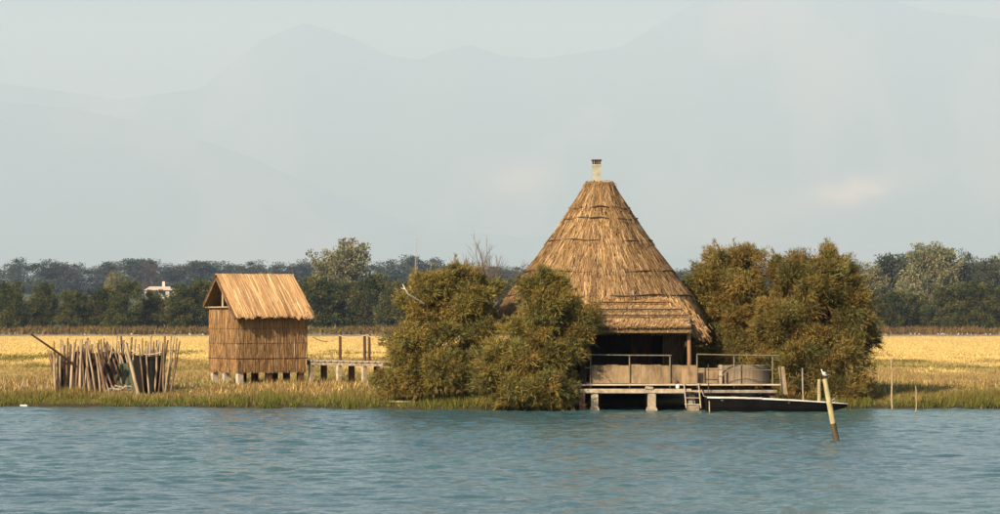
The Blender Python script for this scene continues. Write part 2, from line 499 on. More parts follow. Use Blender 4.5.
# ---------------------------------------------------------------- haze: the air between the camera and the mountains
HAZE = 0.54e-4
mb = MB(); mb.box((0, 28500, 3198), (40000, 83000, 6404))
m, nt, b = mat_new('haze_air')
nt.nodes.remove(b)
pv = nt.nodes.new('ShaderNodeVolumePrincipled')
pv.inputs['Color'].default_value = (0.40, 0.60, 1.0, 1)
pv.inputs['Density'].default_value = HAZE
pv.inputs['Absorption Color'].default_value = (0.56, 0.56, 0.56, 1)
pv.inputs['Anisotropy'].default_value = 0.0
nt.links.new(pv.outputs[0], nt.nodes['Material Output'].inputs['Volume'])
tag(mb.build('haze', m), 'thin pale haze filling the air over the lagoon', 'haze', kind='stuff')


# ---------------------------------------------------------------- trees
def crown_mesh(name, lobes, n_clump, n_leaf, clump_r, leaf_l, leaf_w, palette, mat, rs, droop=0.0, shell=0.5, up=0.5, flat_bottom=None, tri=False, shoots=0):
    """leafy crown: lobes are (cx,cy,cz,rx,ry,rz); clumps sit in the outer part of each lobe; returns mesh and clump centres"""
    parts, centres = [], []
    vol = np.array([l[3] * l[4] * l[5] for l in lobes]) ** 0.667
    cnt = np.maximum(3, (n_clump * vol / vol.sum()).astype(int))
    for l, nc in zip(lobes, cnt):
        d = rs.normal(size=(nc, 3)); d /= np.linalg.norm(d, axis=1, keepdims=True)
        r = (shell + (1 - shell) * rs.random(nc) ** 0.7)[:, None]
        c = np.array(l[:3]) + d * r * np.array(l[3:])
        for q in range(nc):
            if flat_bottom is not None and c[q, 2] < flat_bottom: continue
            centres.append(c[q])
            k = int(n_leaf * (0.6 + 0.8 * rs.random()))
            cr = clump_r * (0.6 + 0.8 * rs.random())
            off = np.clip(rs.normal(size=(k, 3)), -1.7, 1.7) * cr * np.array([0.5, 0.5, 0.42])
            base = c[q] + off
            dirn = d[q] * 0.5 + off / cr * 0.8 + rs.normal(size=(k, 3)) * 0.55 + np.array([0, 0, up])
            ln = leaf_l * (0.5 + rs.random(k))
            bend = np.zeros((k, 3)); bend[:, 2] = -droop * ln * rs.random(k)
            pc = palette[rs.integers(len(palette))] * (0.8 + 0.4 * rs.random())
            cols = np.repeat(pc[None, :], k, 0) * (0.8 + 0.4 * rs.random((k, 1)))
            parts.append(blades(base, dirn, ln, leaf_w * (0.6 + 0.8 * rs.random(k)), cols, bend=bend, tri=tri))
    cc = np.array(centres); mid = cc.mean(0)
    for q in range(shoots):      # wispy shoots that break the outline
        p = cc[rs.integers(len(cc))]
        d = (p - mid) * np.array([1, 1, .6]); d = d / max(np.linalg.norm(d), 1e-6) + rs.normal(size=3) * .45 + np.array([0, 0, .35])
        d /= np.linalg.norm(d)
        k = int(26 + 30 * rs.random()); t = rs.random(k) ** .8
        ln = .35 + .6 * rs.random()
        base = p + d * (t * ln)[:, None] + np.array([0, 0, -.25 * ln]) * (t ** 2)[:, None] + rs.normal(size=(k, 3)) * .03
        pc = palette[rs.integers(len(palette))]
        parts.append(blades(base, d + rs.normal(size=(k, 3)) * .55, leaf_l * (.5 + .7 * rs.random(k)), leaf_w * .8, np.repeat(pc[None, :], k, 0), tri=tri))
    v, f, c = merge(parts)
    return np_mesh(name, v, f, mat, c), np.array(centres)


def trunk_mesh(name, base, lobes, centres, r0, mat, rs, n_stem=1, n_twig=14, spread=0.0, sides=6):
    mb = MB()
    if n_stem > 1:
        mb.tube([Vector(base) - Vector((0, 0, .3)), Vector(base) + Vector((0, 0, .12))], [.42, .30], 9)
    for s in range(n_stem):
        b = Vector(base) + Vector((np.clip(rs.normal(), -1.5, 1.5) * spread, np.clip(rs.normal(), -1.5, 1.5) * spread * 0.5, 0))
        ls = lobes[s::n_stem] if n_stem > 1 else lobes
        top = Vector(ls[0][:3]) if n_stem > 1 else Vector(base) + Vector((0, 0, (max(l[2] for l in lobes) - base[2]) * 0.55))
        mid = b.lerp(top, 0.5) + Vector((rs.normal(), rs.normal(), 0)) * r0 * 1.2
        mb.tube([b - Vector((0, 0, 0.3)), mid, top], [r0, r0 * 0.75, r0 * 0.4], sides)
        for l in (lobes if n_stem == 1 else ls):
            c = Vector(l[:3])
            st = b.lerp(top, 0.6)
            mb.tube([st, st.lerp(c, 0.5) + Vector((rs.normal(), rs.normal(), rs.normal())) * r0, c], [r0 * 0.55, r0 * 0.4, r0 * 0.2], 5)
    for q in rs.permutation(len(centres))[:n_twig]:
        c = Vector(centres[q])
        l = min(lobes, key=lambda k: (Vector(k[:3]) - c).length)
        s = Vector(l[:3])
        mb.tube([s, s.lerp(c, 0.55) + Vector((0, 0, 0.1)), c], [r0 * 0.25, r0 * 0.16, r0 * 0.06], 4, cap=False)
    return mb.mesh(name, mat)


def far_variant(seed, h, w, palette, leaf, n_clump, n_leaf, low=0.12):
    rs = np.random.default_rng(seed)
    lobes = []
    for k in range(14):
        a = rs.random() * 6.283; rr = rs.random() ** 0.5 * 0.40 * w
        z = h * (low + (0.9 - low) * rs.random())
        s = 0.5 * min(1.0, 1.25 - z / h)
        lobes.append((math.cos(a) * rr * s * 2, math.sin(a) * rr * s * 2, z, w * .28 * (0.7 + .5 * rs.random()), w * .28 * (0.7 + .5 * rs.random()), h * .16 * (0.8 + .5 * rs.random())))
    lobes.append((0, 0, h * 0.80, w * .26, w * .26, h * .17))
    lobes.append((0, 0, h * 0.45, w * .44, w * .44, h * .34))
    lobes.append((0, 0, h * 0.18, w * .46, w * .46, h * .2))
    cm, cen = crown_mesh('crown', lobes, n_clump, n_leaf, leaf * 2.6, leaf, leaf * 0.6, palette, M['far_leaf'], rs, shell=0.45, up=0.25)
    tm = trunk_mesh('trunk', (0, 0, 0), lobes, cen, 0.025 * h, M['bark'], rs, n_twig=10)
    return cm, tm


def pal(*a): return [np.array(c) for c in a]


PAL_DARK = pal((.060, .078, .022), (.090, .098, .027), (.026, .038, .015), (.115, .108, .032))  # darkest leaf tone stands in for crown shadow, brightest for lit tops
PAL_FAR = pal((.060, .080, .050), (.072, .088, .052), (.085, .076, .054), (.066, .084, .060))
PAL_PALE = pal((.20, .195, .10), (.165, .175, .09), (.225, .21, .115))
PAL_RED = pal((.085, .055, .040), (.075, .060, .042))
NEAR_V = [far_variant(100 + i, 10.0, 10.0 + 1.5 * (i % 3), PAL_DARK, 0.36, 330, 85, 0.02) for i in range(5)]
FAR_V = [far_variant(200 + i, 10.0, 8.0 + 1.5 * (i % 3), PAL_FAR, 0.36, 230, 70, 0.04) for i in range(4)]
PALE_V = [far_variant(300 + i, 10.0, 8.5 + i, PAL_PALE, 0.32, 260, 80, 0.06) for i in range(3)]
RED_V = [far_variant(400, 10.0, 9.0, PAL_RED, 0.36, 110, 46, 0.08)]


def far_tree(variant, px, top_py, d, label, group, width_px=None, name='tree', rs=random):
    top = P(px, top_py, d)
    g = float(land_z(np.array([top.x]), np.array([d]))[0])
    h = (top.z - g)
    o = thing(name, label, 'tree', (top.x, d, g), rs.uniform(0, 6.28), group)
    cm, tm = variant
    w = h if width_px is None else width_px / F * d
    k = w / 11.0 if width_px else h / 10.0
    for nm, me in (('crown', cm), ('trunk', tm)):
        c = link(bpy.data.objects.new(nm, me), o)
        c.scale = (k, k, h / 11.5)
    return o


ORD = ['first', 'second', 'third', 'fourth', 'fifth', 'sixth', 'seventh', 'eighth', 'ninth', 'tenth', 'eleventh', 'twelfth', 'thirteenth', 'fourteenth', 'fifteenth', 'sixteenth']
rt = random.Random(5)


def row(pxs, tops, dist, jitter, variants, what, anchor, group, width):
    for i, px in enumerate(pxs):
        far_tree(variants[rt.randrange(len(variants))], px, tops[i], dist + rt.uniform(-jitter, jitter),
                 f'{what}, {ORD[i]} {anchor}', group, width * rt.uniform(0.85, 1.2), rs=rt)


g1 = 'dark trees of the near line beyond the marsh'
row([-22, 12, 42, 74, 101, 126, 156, 183, 206], [277, 274, 279, 286, 283, 276, 284, 281, 275], 770, 14, NEAR_V,
    'dark bushy tree in the near line', 'from the left picture edge', g1, 44)
row([316, 343, 371, 398, 424, 452], [271, 276, 268, 273, 276, 274], 770, 14, NEAR_V,
    'dark bushy tree in the near line', 'rightwards from the reed hut', g1, 44)
row([664, 692, 868, 893, 918, 943, 972, 1003, 1030], [282, 276, 284, 287, 290, 281, 276, 279, 277], 770, 14, NEAR_V,
    'dark bushy tree in the near line', 'rightwards from the thatched cone', g1, 44)
g2 = 'bluish trees of the far wood'
row([-15, 20, 48, 78, 110, 138, 168, 196, 222], [262, 254, 256, 260, 256, 253, 260, 256, 258], 2600, 120, FAR_V,
    'hazy bluish tree of the far wood', 'from the left picture edge', g2, 64)
row([252, 280, 304, 384, 412, 438, 466, 492, 516, 540], [257, 259, 256, 256, 249, 254, 259, 262, 263, 262], 2600, 120, FAR_V,
    'hazy bluish tree of the far wood', 'rightwards from the reed hut', g2, 64)
row([660, 684, 706, 730], [268, 266, 262, 264], 2600, 120, FAR_V,
    'hazy bluish tree of the far wood', 'rightwards from the thatched cone', g2, 64)
far_tree(RED_V[0], 152, 257, 2450, 'reddish brown hazy tree in the far wood behind the white house', None, 34, rs=rt)
far_tree(PALE_V[0], 326, 243, 900, 'pale olive tree behind the dark line, just right of the reed hut roof', None, 76, rs=rt)
far_tree(PALE_V[1], 350, 235, 905, 'tallest pale olive tree behind the dark line, nearest to the lattice mast', None, 84, rs=rt)
far_tree(PALE_V[2], 116, 266, 1000, 'small pale green tree peeking over the dark line above the stake pen', None, 30, rs=rt)
for px, ty, v, w, lb in [(872, 262, PALE_V[0], 44, 'pale hazy tree whose crown leans out above the brown tamarisk edge'),
                         (892, 248, FAR_V[1], 48, 'rounded grey-green tree left of the tall grove behind the right-hand marsh'),
                         (912, 262, PALE_V[1], 40, 'pale brownish tree low in the grove behind the right-hand marsh'),
                         (930, 240, PALE_V[2], 52, 'tallest grey-green tree of the grove behind the right-hand marsh'),
                         (952, 252, PALE_V[0], 40, 'pale olive tree right of the tallest one in the right-hand grove'),
                         (968, 247, FAR_V[2], 34, 'bluish slim tree in the right-hand grove'),
                         (984, 251, FAR_V[0], 34, 'dark bluish tree at the end of the right-hand grove'),
                         (1003, 254, PALE_V[1], 34, 'brownish pale tree cut by the right picture edge'),
                         (1030, 250, FAR_V[3], 44, 'bluish tree standing just beyond the right picture edge')]:
    far_tree(v, px, ty - 5, 960 + rt.uniform(-25, 25), lb, 'tall grove behind the right-hand marsh', w * 1.5, rs=rt)


# the wood goes on behind the hut and beyond the picture's edges
wood = bpy.data.objects.new('far_wood', None); link(wood)
tag(wood, 'continuous far wood behind the hut and beyond the picture edges', 'wood', kind='stuff')
fill = [(px, 770, 278, NEAR_V, 44) for px in list(range(-330, -40, 30)) + list(range(482, 650, 30)) + list(range(722, 850, 30)) + list(range(1060, 1340, 30))]
fill += [(px, 2600, 258, FAR_V, 64) for px in list(range(-330, -30, 30)) + list(range(566, 650, 30)) + list(range(760, 1340, 30))]
for px, d, ty, V_, w in fill:
    d = d + rt.uniform(-15, 15); px = px + rt.uniform(-6, 6)
    top = P(px, ty + rt.uniform(-4, 6), d); g = float(land_z(np.array([top.x]), np.array([d]))[0]); h = top.z - g
    cm, tm = V_[rt.randrange(len(V_))]
    k = w * rt.uniform(.85, 1.2) / F * d / 11.0; rz = rt.uniform(0, 6.28)
    for nm, me in (('crown', cm), ('trunk', tm)):
        q = link(bpy.data.objects.new(nm, me), wood); q.location = (top.x, d, g); q.rotation_euler = (0, 0, rz); q.scale = (k, k, h / 11.5); q['kind'] = 'stuff'

# ---------------------------------------------------------------- far house and mast
def house():
    d = 1010.0
    p = P(160, 286.5, d); g = float(land_z(np.array([p.x]), np.array([d]))[0])
    o = thing('white_house', 'white house whose upper storey shows between the dark trees', 'house', (p.x, d, g), 0.12)
    H = p.z - g; W = 9.4
    MB().box((0, 0, (H - 1.2) / 2), (W, 8, H - 1.2)).build('wall', M['house_wall'], o)
    r = MB()
    r.add([(-W / 2 - .4, -4.4, H - 1.2), (W / 2 + .4, -4.4, H - 1.2), (W / 2 + .4, 4.4, H - 1.2), (-W / 2 - .4, 4.4, H - 1.2), (-W / 2 + 1.5, 0, H), (W / 2 - 1.5, 0, H)],
          [(0, 1, 5, 4), (1, 2, 5), (2, 3, 4, 5), (3, 0, 4), (3, 2, 1, 0)])
    ro = r.build('roof', M['house_roof'], o)
    MB().box((1.1, 0.3, H + .5), (0.8, .8, 2.2)).build('chimney', M['house_wall'], ro)
    wm = MB().box((0, 0, 0), (1.0, 0.1, 1.4)).mesh('window', M['glass'])
    fm = MB().box((0, -.03, -.78), (1.3, 0.2, .12)).mesh('sill', M['house_wall'])
    for fl in range(4):
        for k in range(4):
            w = link(bpy.data.objects.new('window', wm), o); w.location = (-3.3 + k * 2.2, -4.02, 2.0 + fl * 3.1)
            s = link(bpy.data.objects.new('sill', fm), w)


def mast():
    d = 1250.0
    p = P(416, 228, d); g = float(land_z(np.array([p.x]), np.array([d]))[0]); H = p.z - g
    o = thing('lattice_mast', 'thin pale lattice mast rising above the far wood', 'mast', (p.x, d, g))
    for k in range(3):
        a = k * 2.094 + .3
        MB().tube([(math.cos(a) * .9, math.sin(a) * .9, 0), (math.cos(a) * .35, math.sin(a) * .35, H - 4)], .045, 5).build('leg', M['mast'], o)
    br = MB()
    n = 26
    for i in range(n):
        z0 = (H - 4) * i / n; z1 = (H - 4) * (i + 1) / n
        for k in range(3):
            a = k * 2.094 + .3; b = (k + 1) * 2.094 + .3
            r0 = .9 - .55 * i / n; r1 = .9 - .55 * (i + 1) / n
            br.tube([(math.cos(a) * r0, math.sin(a) * r0, z0), (math.cos(b) * r1, math.sin(b) * r1, z1)], .022, 4)
    br.build('bracing', M['mast'], o)
    MB().tube([(0, 0, H - 4.2), (0, 0, H)], [.06, .035], 5).build('antenna', M['mast'], o)


house(); mast()


# ---------------------------------------------------------------- tamarisks around the hut
TAM = pal((.238, .188, .044), (.196, .164, .041), (.255, .186, .046), (.135, .124, .036), (.200, .140, .038), (.165, .158, .045))
TAM_R = pal((.215, .163, .041), (.174, .141, .038), (.232, .162, .043), (.118, .108, .034), (.190, .125, .036), (.148, .140, .041))


def lobe_px(px, py, d, wpx, hpx, dep):
    p = P(px, py, d); k = d / F
    return (p.x, p.y, p.z, wpx / 2 * k, dep, hpx / 2 * k)


def shrub(name, label, base, lobes, n_clump, n_leaf, seed, palette, n_stem, category='shrub', spread=.15, r0=.09, leaf=.17):
    rs = np.random.default_rng(seed)
    b = Vector(base)
    L = [(l[0] - b.x, l[1] - b.y, l[2] - b.z, l[3], l[4], l[5]) for l in lobes]
    S = []
    for l in L:
        k = max(5, int(5 + 3.2 * l[3] * l[5]))
        for q in range(k):
            dv = rs.normal(size=3); dv /= np.linalg.norm(dv)
            if dv[1] > .3 and rs.random() < .5: dv[1] *= -1
            sz = .30 + .32 * rs.random()
            r_ = .80
            S.append((l[0] + dv[0] * l[3] * r_, l[1] + dv[1] * l[4] * r_, l[2] + dv[2] * l[5] * r_, sz * 1.05, sz * 1.05, sz * .85))
        S.append((l[0], l[1], l[2], l[3] * .62, l[4] * .62, l[5] * .62))
    cm, cen = crown_mesh('crown', S, n_clump, n_leaf, 0.33, leaf, 0.030, palette, M['leaf'], rs, droop=0.35, shell=0.5, up=0.45, flat_bottom=-.1, tri=True, shoots=420)
    tm = trunk_mesh('trunk', (0, 0, 0), L, cen, r0, M['bark'], rs, n_stem=n_stem, n_twig=70, spread=spread)
    o = thing(name, label, category, b)
    link(bpy.data.objects.new('crown', cm), o)
    link(bpy.data.objects.new('trunk', tm), o)
    return o


shrub('tamarisk', 'broad olive brown tamarisk left of the hut, beside the boardwalk end', (-2.1, 122.6, .25),
      [lobe_px(445, 302, 123.0, 76, 56, 1.5), lobe_px(420, 338, 122.8, 52, 66, 1.3), lobe_px(462, 336, 122.6, 62, 80, 1.4), lobe_px(474, 302, 123.4, 36, 44, 1.1),
       lobe_px(436, 370, 122.2, 66, 46, 1.2), lobe_px(405, 366, 122.6, 30, 48, 1.0), lobe_px(474, 374, 122.0, 46, 48, 1.0), lobe_px(432, 284, 123.2, 30, 20, .7), lobe_px(452, 278, 123.2, 32, 18, .7), lobe_px(396, 384, 122.8, 18, 30, .8)],
      370, 400, 41, TAM, 5)
shrub('tamarisk', 'feathery tamarisk growing in front of the thatched cone', (1.5, 119.9, .08),
      [lobe_px(548, 312, 119.5, 58, 50, 1.0), lobe_px(524, 346, 119.4, 52, 46, 1.0), lobe_px(554, 338, 119.3, 50, 62, .95), lobe_px(528, 380, 119.0, 70, 40, .9),
       lobe_px(502, 374, 119.5, 48, 50, .9), lobe_px(572, 316, 119.4, 30, 42, .8), lobe_px(546, 288, 119.6, 34, 18, .6), lobe_px(552, 384, 119.1, 26, 40, .6)],
      340, 400, 42, TAM, 5)
shrub('tamarisk', 'tall brown tamarisk close behind the right side of the cone', (8.8, 127.2, .45),
      [lobe_px(724, 282, 127.4, 58, 52, 1.5), lobe_px(752, 302, 127.0, 66, 70, 1.6), lobe_px(714, 318, 127.4, 42, 56, 1.4), lobe_px(736, 344, 127.0, 76, 60, 1.5), lobe_px(740, 266, 127.2, 46, 26, 1.0), lobe_px(708, 288, 127.6, 32, 46, 1.1), lobe_px(706, 358, 126.8, 40, 56, 1.0), lobe_px(766, 368, 125.2, 40, 56, 1.0), lobe_px(736, 382, 125.0, 70, 34, .8), lobe_px(692, 344, 130.2, 34, 60, .9)],
      400, 400, 43, TAM_R, 4)
shrub('tamarisk', 'largest brown tamarisk overhanging the black boat bow', (12.1, 124.4, .35),
      [lobe_px(812, 288, 124.8, 76, 60, 1.7), lobe_px(832, 322, 124.6, 64, 80, 1.7), lobe_px(790, 330, 124.2, 60, 82, 1.5), lobe_px(840, 364, 124.2, 48, 66, 1.4), lobe_px(806, 370, 123.6, 64, 48, 1.1),
       lobe_px(788, 278, 125.0, 44, 42, 1.2), lobe_px(838, 284, 125.0, 40, 40, 1.1), lobe_px(852, 326, 124.8, 26, 56, 1.1), lobe_px(816, 266, 125.0, 46, 18, .9), lobe_px(850, 392, 123.8, 34, 22, 1.0), lobe_px(772, 336, 125.0, 44, 60, 1.1)],
      470, 400, 44, TAM_R, 6, spread=.2)


# bare trees behind the left tamarisk
def bare_tree(label, px, base_py_top, d, seed, n, twigs, lean):
    rs = random.Random(seed)
    top = P(px, base_py_top, d); g = float(land_z(np.array([top.x]), np.array([d]))[0]); H = top.z - g
    o = thing('bare_tree', label, 'tree', (top.x, d, g))
    mb = MB(); tw = MB()
    tips = []

    def grow(p, dirn, ln, r, lev):
        q = p + dirn * ln * .5 + Vector((rs.gauss(0, .04), rs.gauss(0, .04), 0)) * ln
        e = q + (dirn + Vector((rs.gauss(0, .12), rs.gauss(0, .12), .05))).normalized() * ln * .5
        (mb if lev < 2 else tw).tube([p, q, e], [r, r * .85, r * .62], 5 if lev < 2 else 4, cap=False)
        if lev >= twigs: return
        for k in range(n if lev else n + 1):
            a = rs.uniform(0, 6.28); t = rs.uniform(.25, .55)
            nd = (dirn + Vector((math.cos(a) * t, math.sin(a) * t, rs.uniform(-.05, .35)))).normalized()
            grow(e if k == 0 else q.lerp(e, rs.uniform(0, 1)), nd, ln * rs.uniform(.55, .78), r * .58, lev + 1)
    grow(Vector((0, 0, -.2)), Vector((lean, 0, 1)).normalized(), H * .385, .085, 0)
    tr = mb.build('trunk', M['dead_wood'], o); tw.build('twigs', M['dead_wood'], o)
    return o


bare_tree('bare forked tree with upright grey twigs behind the tamarisk, closer to the cone', 496, 238, 150, 3, 3, 5, -.02)
bare_tree('bare thin-twigged tree behind the tamarisk, closer to the lattice mast', 477, 240, 154, 9, 3, 5, .02)
pb = MB()
pb.tube([P(424, 304, 122.6), P(413, 297, 122.2), P(408, 294, 122.0), P(405, 289, 121.9), P(401, 288, 121.9)], [.035, .035, .03, .022, .012], 6)
pb.tube([P(405, 289, 121.9), P(402.5, 284, 122.0)], [.02, .01], 5)
tag(pb.build('bleached_branch', M['pale_branch']), 'bleached dead branch sticking out of the tamarisk beside the reed hut', 'branch')


# ---------------------------------------------------------------- the thatched cone hut
HX, HY = P(599.5, 322, 126.2).x, 126.2
hut = thing('thatched_hut', 'big cone-roofed thatched fishing hut on the lagoon bank', 'hut', (HX, HY, 0))
kz = HY / F


def HZ(py): return CAM_H + (HORIZON - py) * kz


STRAW = pal((.31, .190, .080), (.37, .238, .110), (.25, .152, .066), (.45, .305, .155), (.19, .112, .05))


def cone_r(z):
    return np.interp(z, [HZ(v) for v in (333, 320, 310, 296, 272, 241, 210, 200, 191, 182)],
                     [v * kz - .10 for v in (108.5, 106, 102, 93, 75, 52, 31, 24.5, 18.5, 14.5)])


def roof_cone():
    roof = MB()
    zs = [HZ(v) for v in (332, 320, 310, 296, 272, 241, 210, 200, 191, 183)]
    n = 40
    vs = [(math.cos(2 * math.pi * k / n) * (cone_r(z) - .09), math.sin(2 * math.pi * k / n) * (cone_r(z) - .09), z) for z in zs for k in range(n)]
    fs = [(i * n + k, i * n + (k + 1) % n, (i + 1) * n + (k + 1) % n, (i + 1) * n + k) for i in range(len(zs) - 1) for k in range(n)]
    fs.append(tuple((len(zs) - 1) * n + k for k in range(n)))
    roof.add(vs, fs)
    ro = roof.build('roof', M['thatch_core'], hut)
    bands = [182, 208, 219, 241, 272, 296, 330]
    rs = RNG
    for i in range(6):
        zt, zb = HZ(bands[i]), HZ(bands[i + 1])
        rm = cone_r((zt + zb) / 2); ln = abs(zt - zb) / .62
        nst = int(2 * math.pi * rm * ln * 230) + 500
        th = rs.random(nst) * 2 * math.pi
        z = zb + (zt - zb) * (1.03 * rs.random(nst)) + .02
        # shaggy bundles: neighbouring straws share colour and loft
        bun = vnoise(th * 9 + i * 31, z * .9, 3 + i); bun2 = vnoise(th * 28 + i * 17, z * 2, 8 + i)
        frac = (zt - z) / (zt - zb)
        loft = .015 + .05 * rs.random(nst) + .035 * np.clip(frac, 0, 1) + .03 * bun2
        r = cone_r(z) + loft
        base = np.stack([np.cos(th) * r, np.sin(th) * r, z], -1)
        L = .26 + .34 * rs.random(nst)
        L = np.minimum(L, (z - zb) / .62 + .10 + .12 * bun2)
        z2 = z - L * .80
        r2 = cone_r(z2) + loft + .01
        th2 = th + rs.normal(size=nst) * .05 / np.maximum(r, .4)
        tip = np.stack([np.cos(th2) * r2, np.sin(th2) * r2, z2], -1)
        sl = np.array([np.cos(th), np.sin(th), np.full(nst, .75)]).T + rs.normal(size=(nst, 3)) * .35
        pick = np.array(STRAW)[np.clip((bun * .75 + rs.random(nst) * .35) * 5, 0, 4).astype(int)]
        v, f, c = straws(base, tip - base, np.linalg.norm(tip - base, axis=1), .014 + .020 * rs.random(nst), pick * (.8 + .35 * bun2[:, None]) * (.72 + .5 * fbm(th * 2.2 + 3, z * .8, 55, 3))[:, None], sl)
        co = link(bpy.data.objects.new('thatch_course', np_mesh('thatch_course', v, f, M['straw'], c)), ro)
        co['kind'] = 'stuff'
        if i < 5:
            rb = MB(); rr = cone_r(zb) + .105
            pts = [(math.cos(a) * (rr + .03 * math.sin(a * 7 + i) + .015 * math.sin(a * 17)), math.sin(a) * (rr + .03 * math.sin(a * 7 + i) + .015 * math.sin(a * 17)), zb - .015 + .035 * math.sin(a * 3 + i) + .02 * math.sin(a * 11)) for a in np.linspace(0, 2 * math.pi, 97)]
            rb.tube(pts, .026, 5, cap=False)
            rb.build('binding_rope', M['rope_dark'], ro)
    # tuft collar around the chimney
    nst = 500
    th = rs.random(nst) * 6.283; r = .10 + .34 * rs.random(nst)
    base = np.stack([np.cos(th) * r, np.sin(th) * r, HZ(183) + .10 - .12 * r + 0 * r], -1)
    dr = np.stack([np.cos(th), np.sin(th), -.35 - rs.random(nst)], -1) + rs.normal(size=(nst, 3)) * .25
    v, f, c = straws(base, dr, .2 + .2 * rs.random(nst), .03, np.array(STRAW)[rs.integers(0, 5, nst)], np.repeat([[0, -.6, 1.]], nst, 0) + rs.normal(size=(nst, 3)) * .3)
    link(bpy.data.objects.new('thatch_cap', np_mesh('thatch_cap', v, f, M['straw'], c)), ro)['kind'] = 'stuff'
    # chimney
    cx = (596.5 - 599.5) * kz; cy = -.15
    ch = MB().box((cx, cy, (HZ(186) + HZ(166)) / 2), (.32, .32, HZ(166) - HZ(186)), chamfer=.02).build('chimney', M['chimney'], hut)
    MB().box((cx, cy, HZ(166) + .02), (.38, .38, .05)).build('collar', M['chimney'], ch)
    pm = MB().box((0, 0, 0), (.07, .07, .15)).mesh('vent_pier', M['dark_brick'])
    for sx in (-.13, 0, .13):
        for sy in (-.13, .13):
            q = link(bpy.data.objects.new('vent_pier', pm), ch); q.location = (cx + sx, cy + sy, HZ(166) + .12)
    MB().box((cx, cy, HZ(166) + .22), (.40, .40, .05), chamfer=.015).build('chimney_cap', M['dark_brick'], ch)
    MB().tube([(cx, cy, HZ(166)), (cx, cy, HZ(166) + .19)], .075, 8).build('flue', M['dark_brick'], ch)


roof_cone()


def hut_body():
    # round reed wall behind the porch, with a doorway and open porch front
    R = 3.25
    z0, z1 = .75, HZ(322)
    n = 44; core = MB()
    def open_(a):   # the porch side (towards -y) is open between these angles
        d = math.degrees(math.atan2(math.sin(a + math.pi / 2), math.cos(a + math.pi / 2)))
        return -34 < d < 46
    for k in range(n):
        a0 = 2 * math.pi * k / n; a1 = 2 * math.pi * (k + 1) / n
        if open_((a0 + a1) / 2): continue
        p = [(math.cos(a) * r, math.sin(a) * r) for a in (a0, a1) for r in (R, R - .15)]
        core.add([(p[0][0], p[0][1], z0), (p[2][0], p[2][1], z0), (p[3][0], p[3][1], z0), (p[1][0], p[1][1], z0),
                  (p[0][0], p[0][1], z1), (p[2][0], p[2][1], z1), (p[3][0], p[3][1], z1), (p[1][0], p[1][1], z1)],
                 [(0, 1, 5, 4), (1, 2, 6, 5), (2, 3, 7, 6), (3, 0, 4, 7), (4, 5, 6, 7), (3, 2, 1, 0)])
    w = core.build('wall', M['thatch_core'], hut)
    nst = 5200; rs = RNG
    th = rs.random(nst) * 6.283
    th = th[[not open_(a) for a in th]]; nst = len(th)
    z = z0 + .35 + (z1 - z0) * rs.random(nst)
    base = np.stack([np.cos(th) * (R + .03), np.sin(th) * (R + .03), z], -1)
    nr = np.stack([np.cos(th), np.sin(th), 0 * th], -1) + rs.normal(size=(nst, 3)) * .3
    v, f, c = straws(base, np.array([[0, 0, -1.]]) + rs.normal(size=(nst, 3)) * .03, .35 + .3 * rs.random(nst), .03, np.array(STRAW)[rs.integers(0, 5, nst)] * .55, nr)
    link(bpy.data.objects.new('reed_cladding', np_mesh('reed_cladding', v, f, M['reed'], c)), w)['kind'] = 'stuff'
    # inside: boarded back wall with a door, and the floor
    y = -.7
    bm = MB().box((0, 0, 0), (.19, .03, z1 - z0 - .05)).mesh('board', M['shaded_wall'])
    bw = MB().box((.35, y + .06, (z0 + z1) / 2), (5.6, .06, z1 - z0)).build('inner_wall', M['shaded_wall'], hut)
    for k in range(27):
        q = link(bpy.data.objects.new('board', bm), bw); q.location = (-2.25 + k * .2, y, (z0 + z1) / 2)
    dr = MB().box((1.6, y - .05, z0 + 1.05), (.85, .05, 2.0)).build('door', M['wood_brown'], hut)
    MB().tube([(1.9, y - .1, z0 + 1.0), (1.9, y - .13, z0 + 1.12)], .02, 6).build('handle', M['metal_rail'], dr)
    fl = MB()
    for k in range(24):
        pass
    MB().tube([(0, 0, .55), (0, 0, .94)], R + .02, 40, smooth=False).build('floor', M['shaded_wall'], hut)


hut_body()


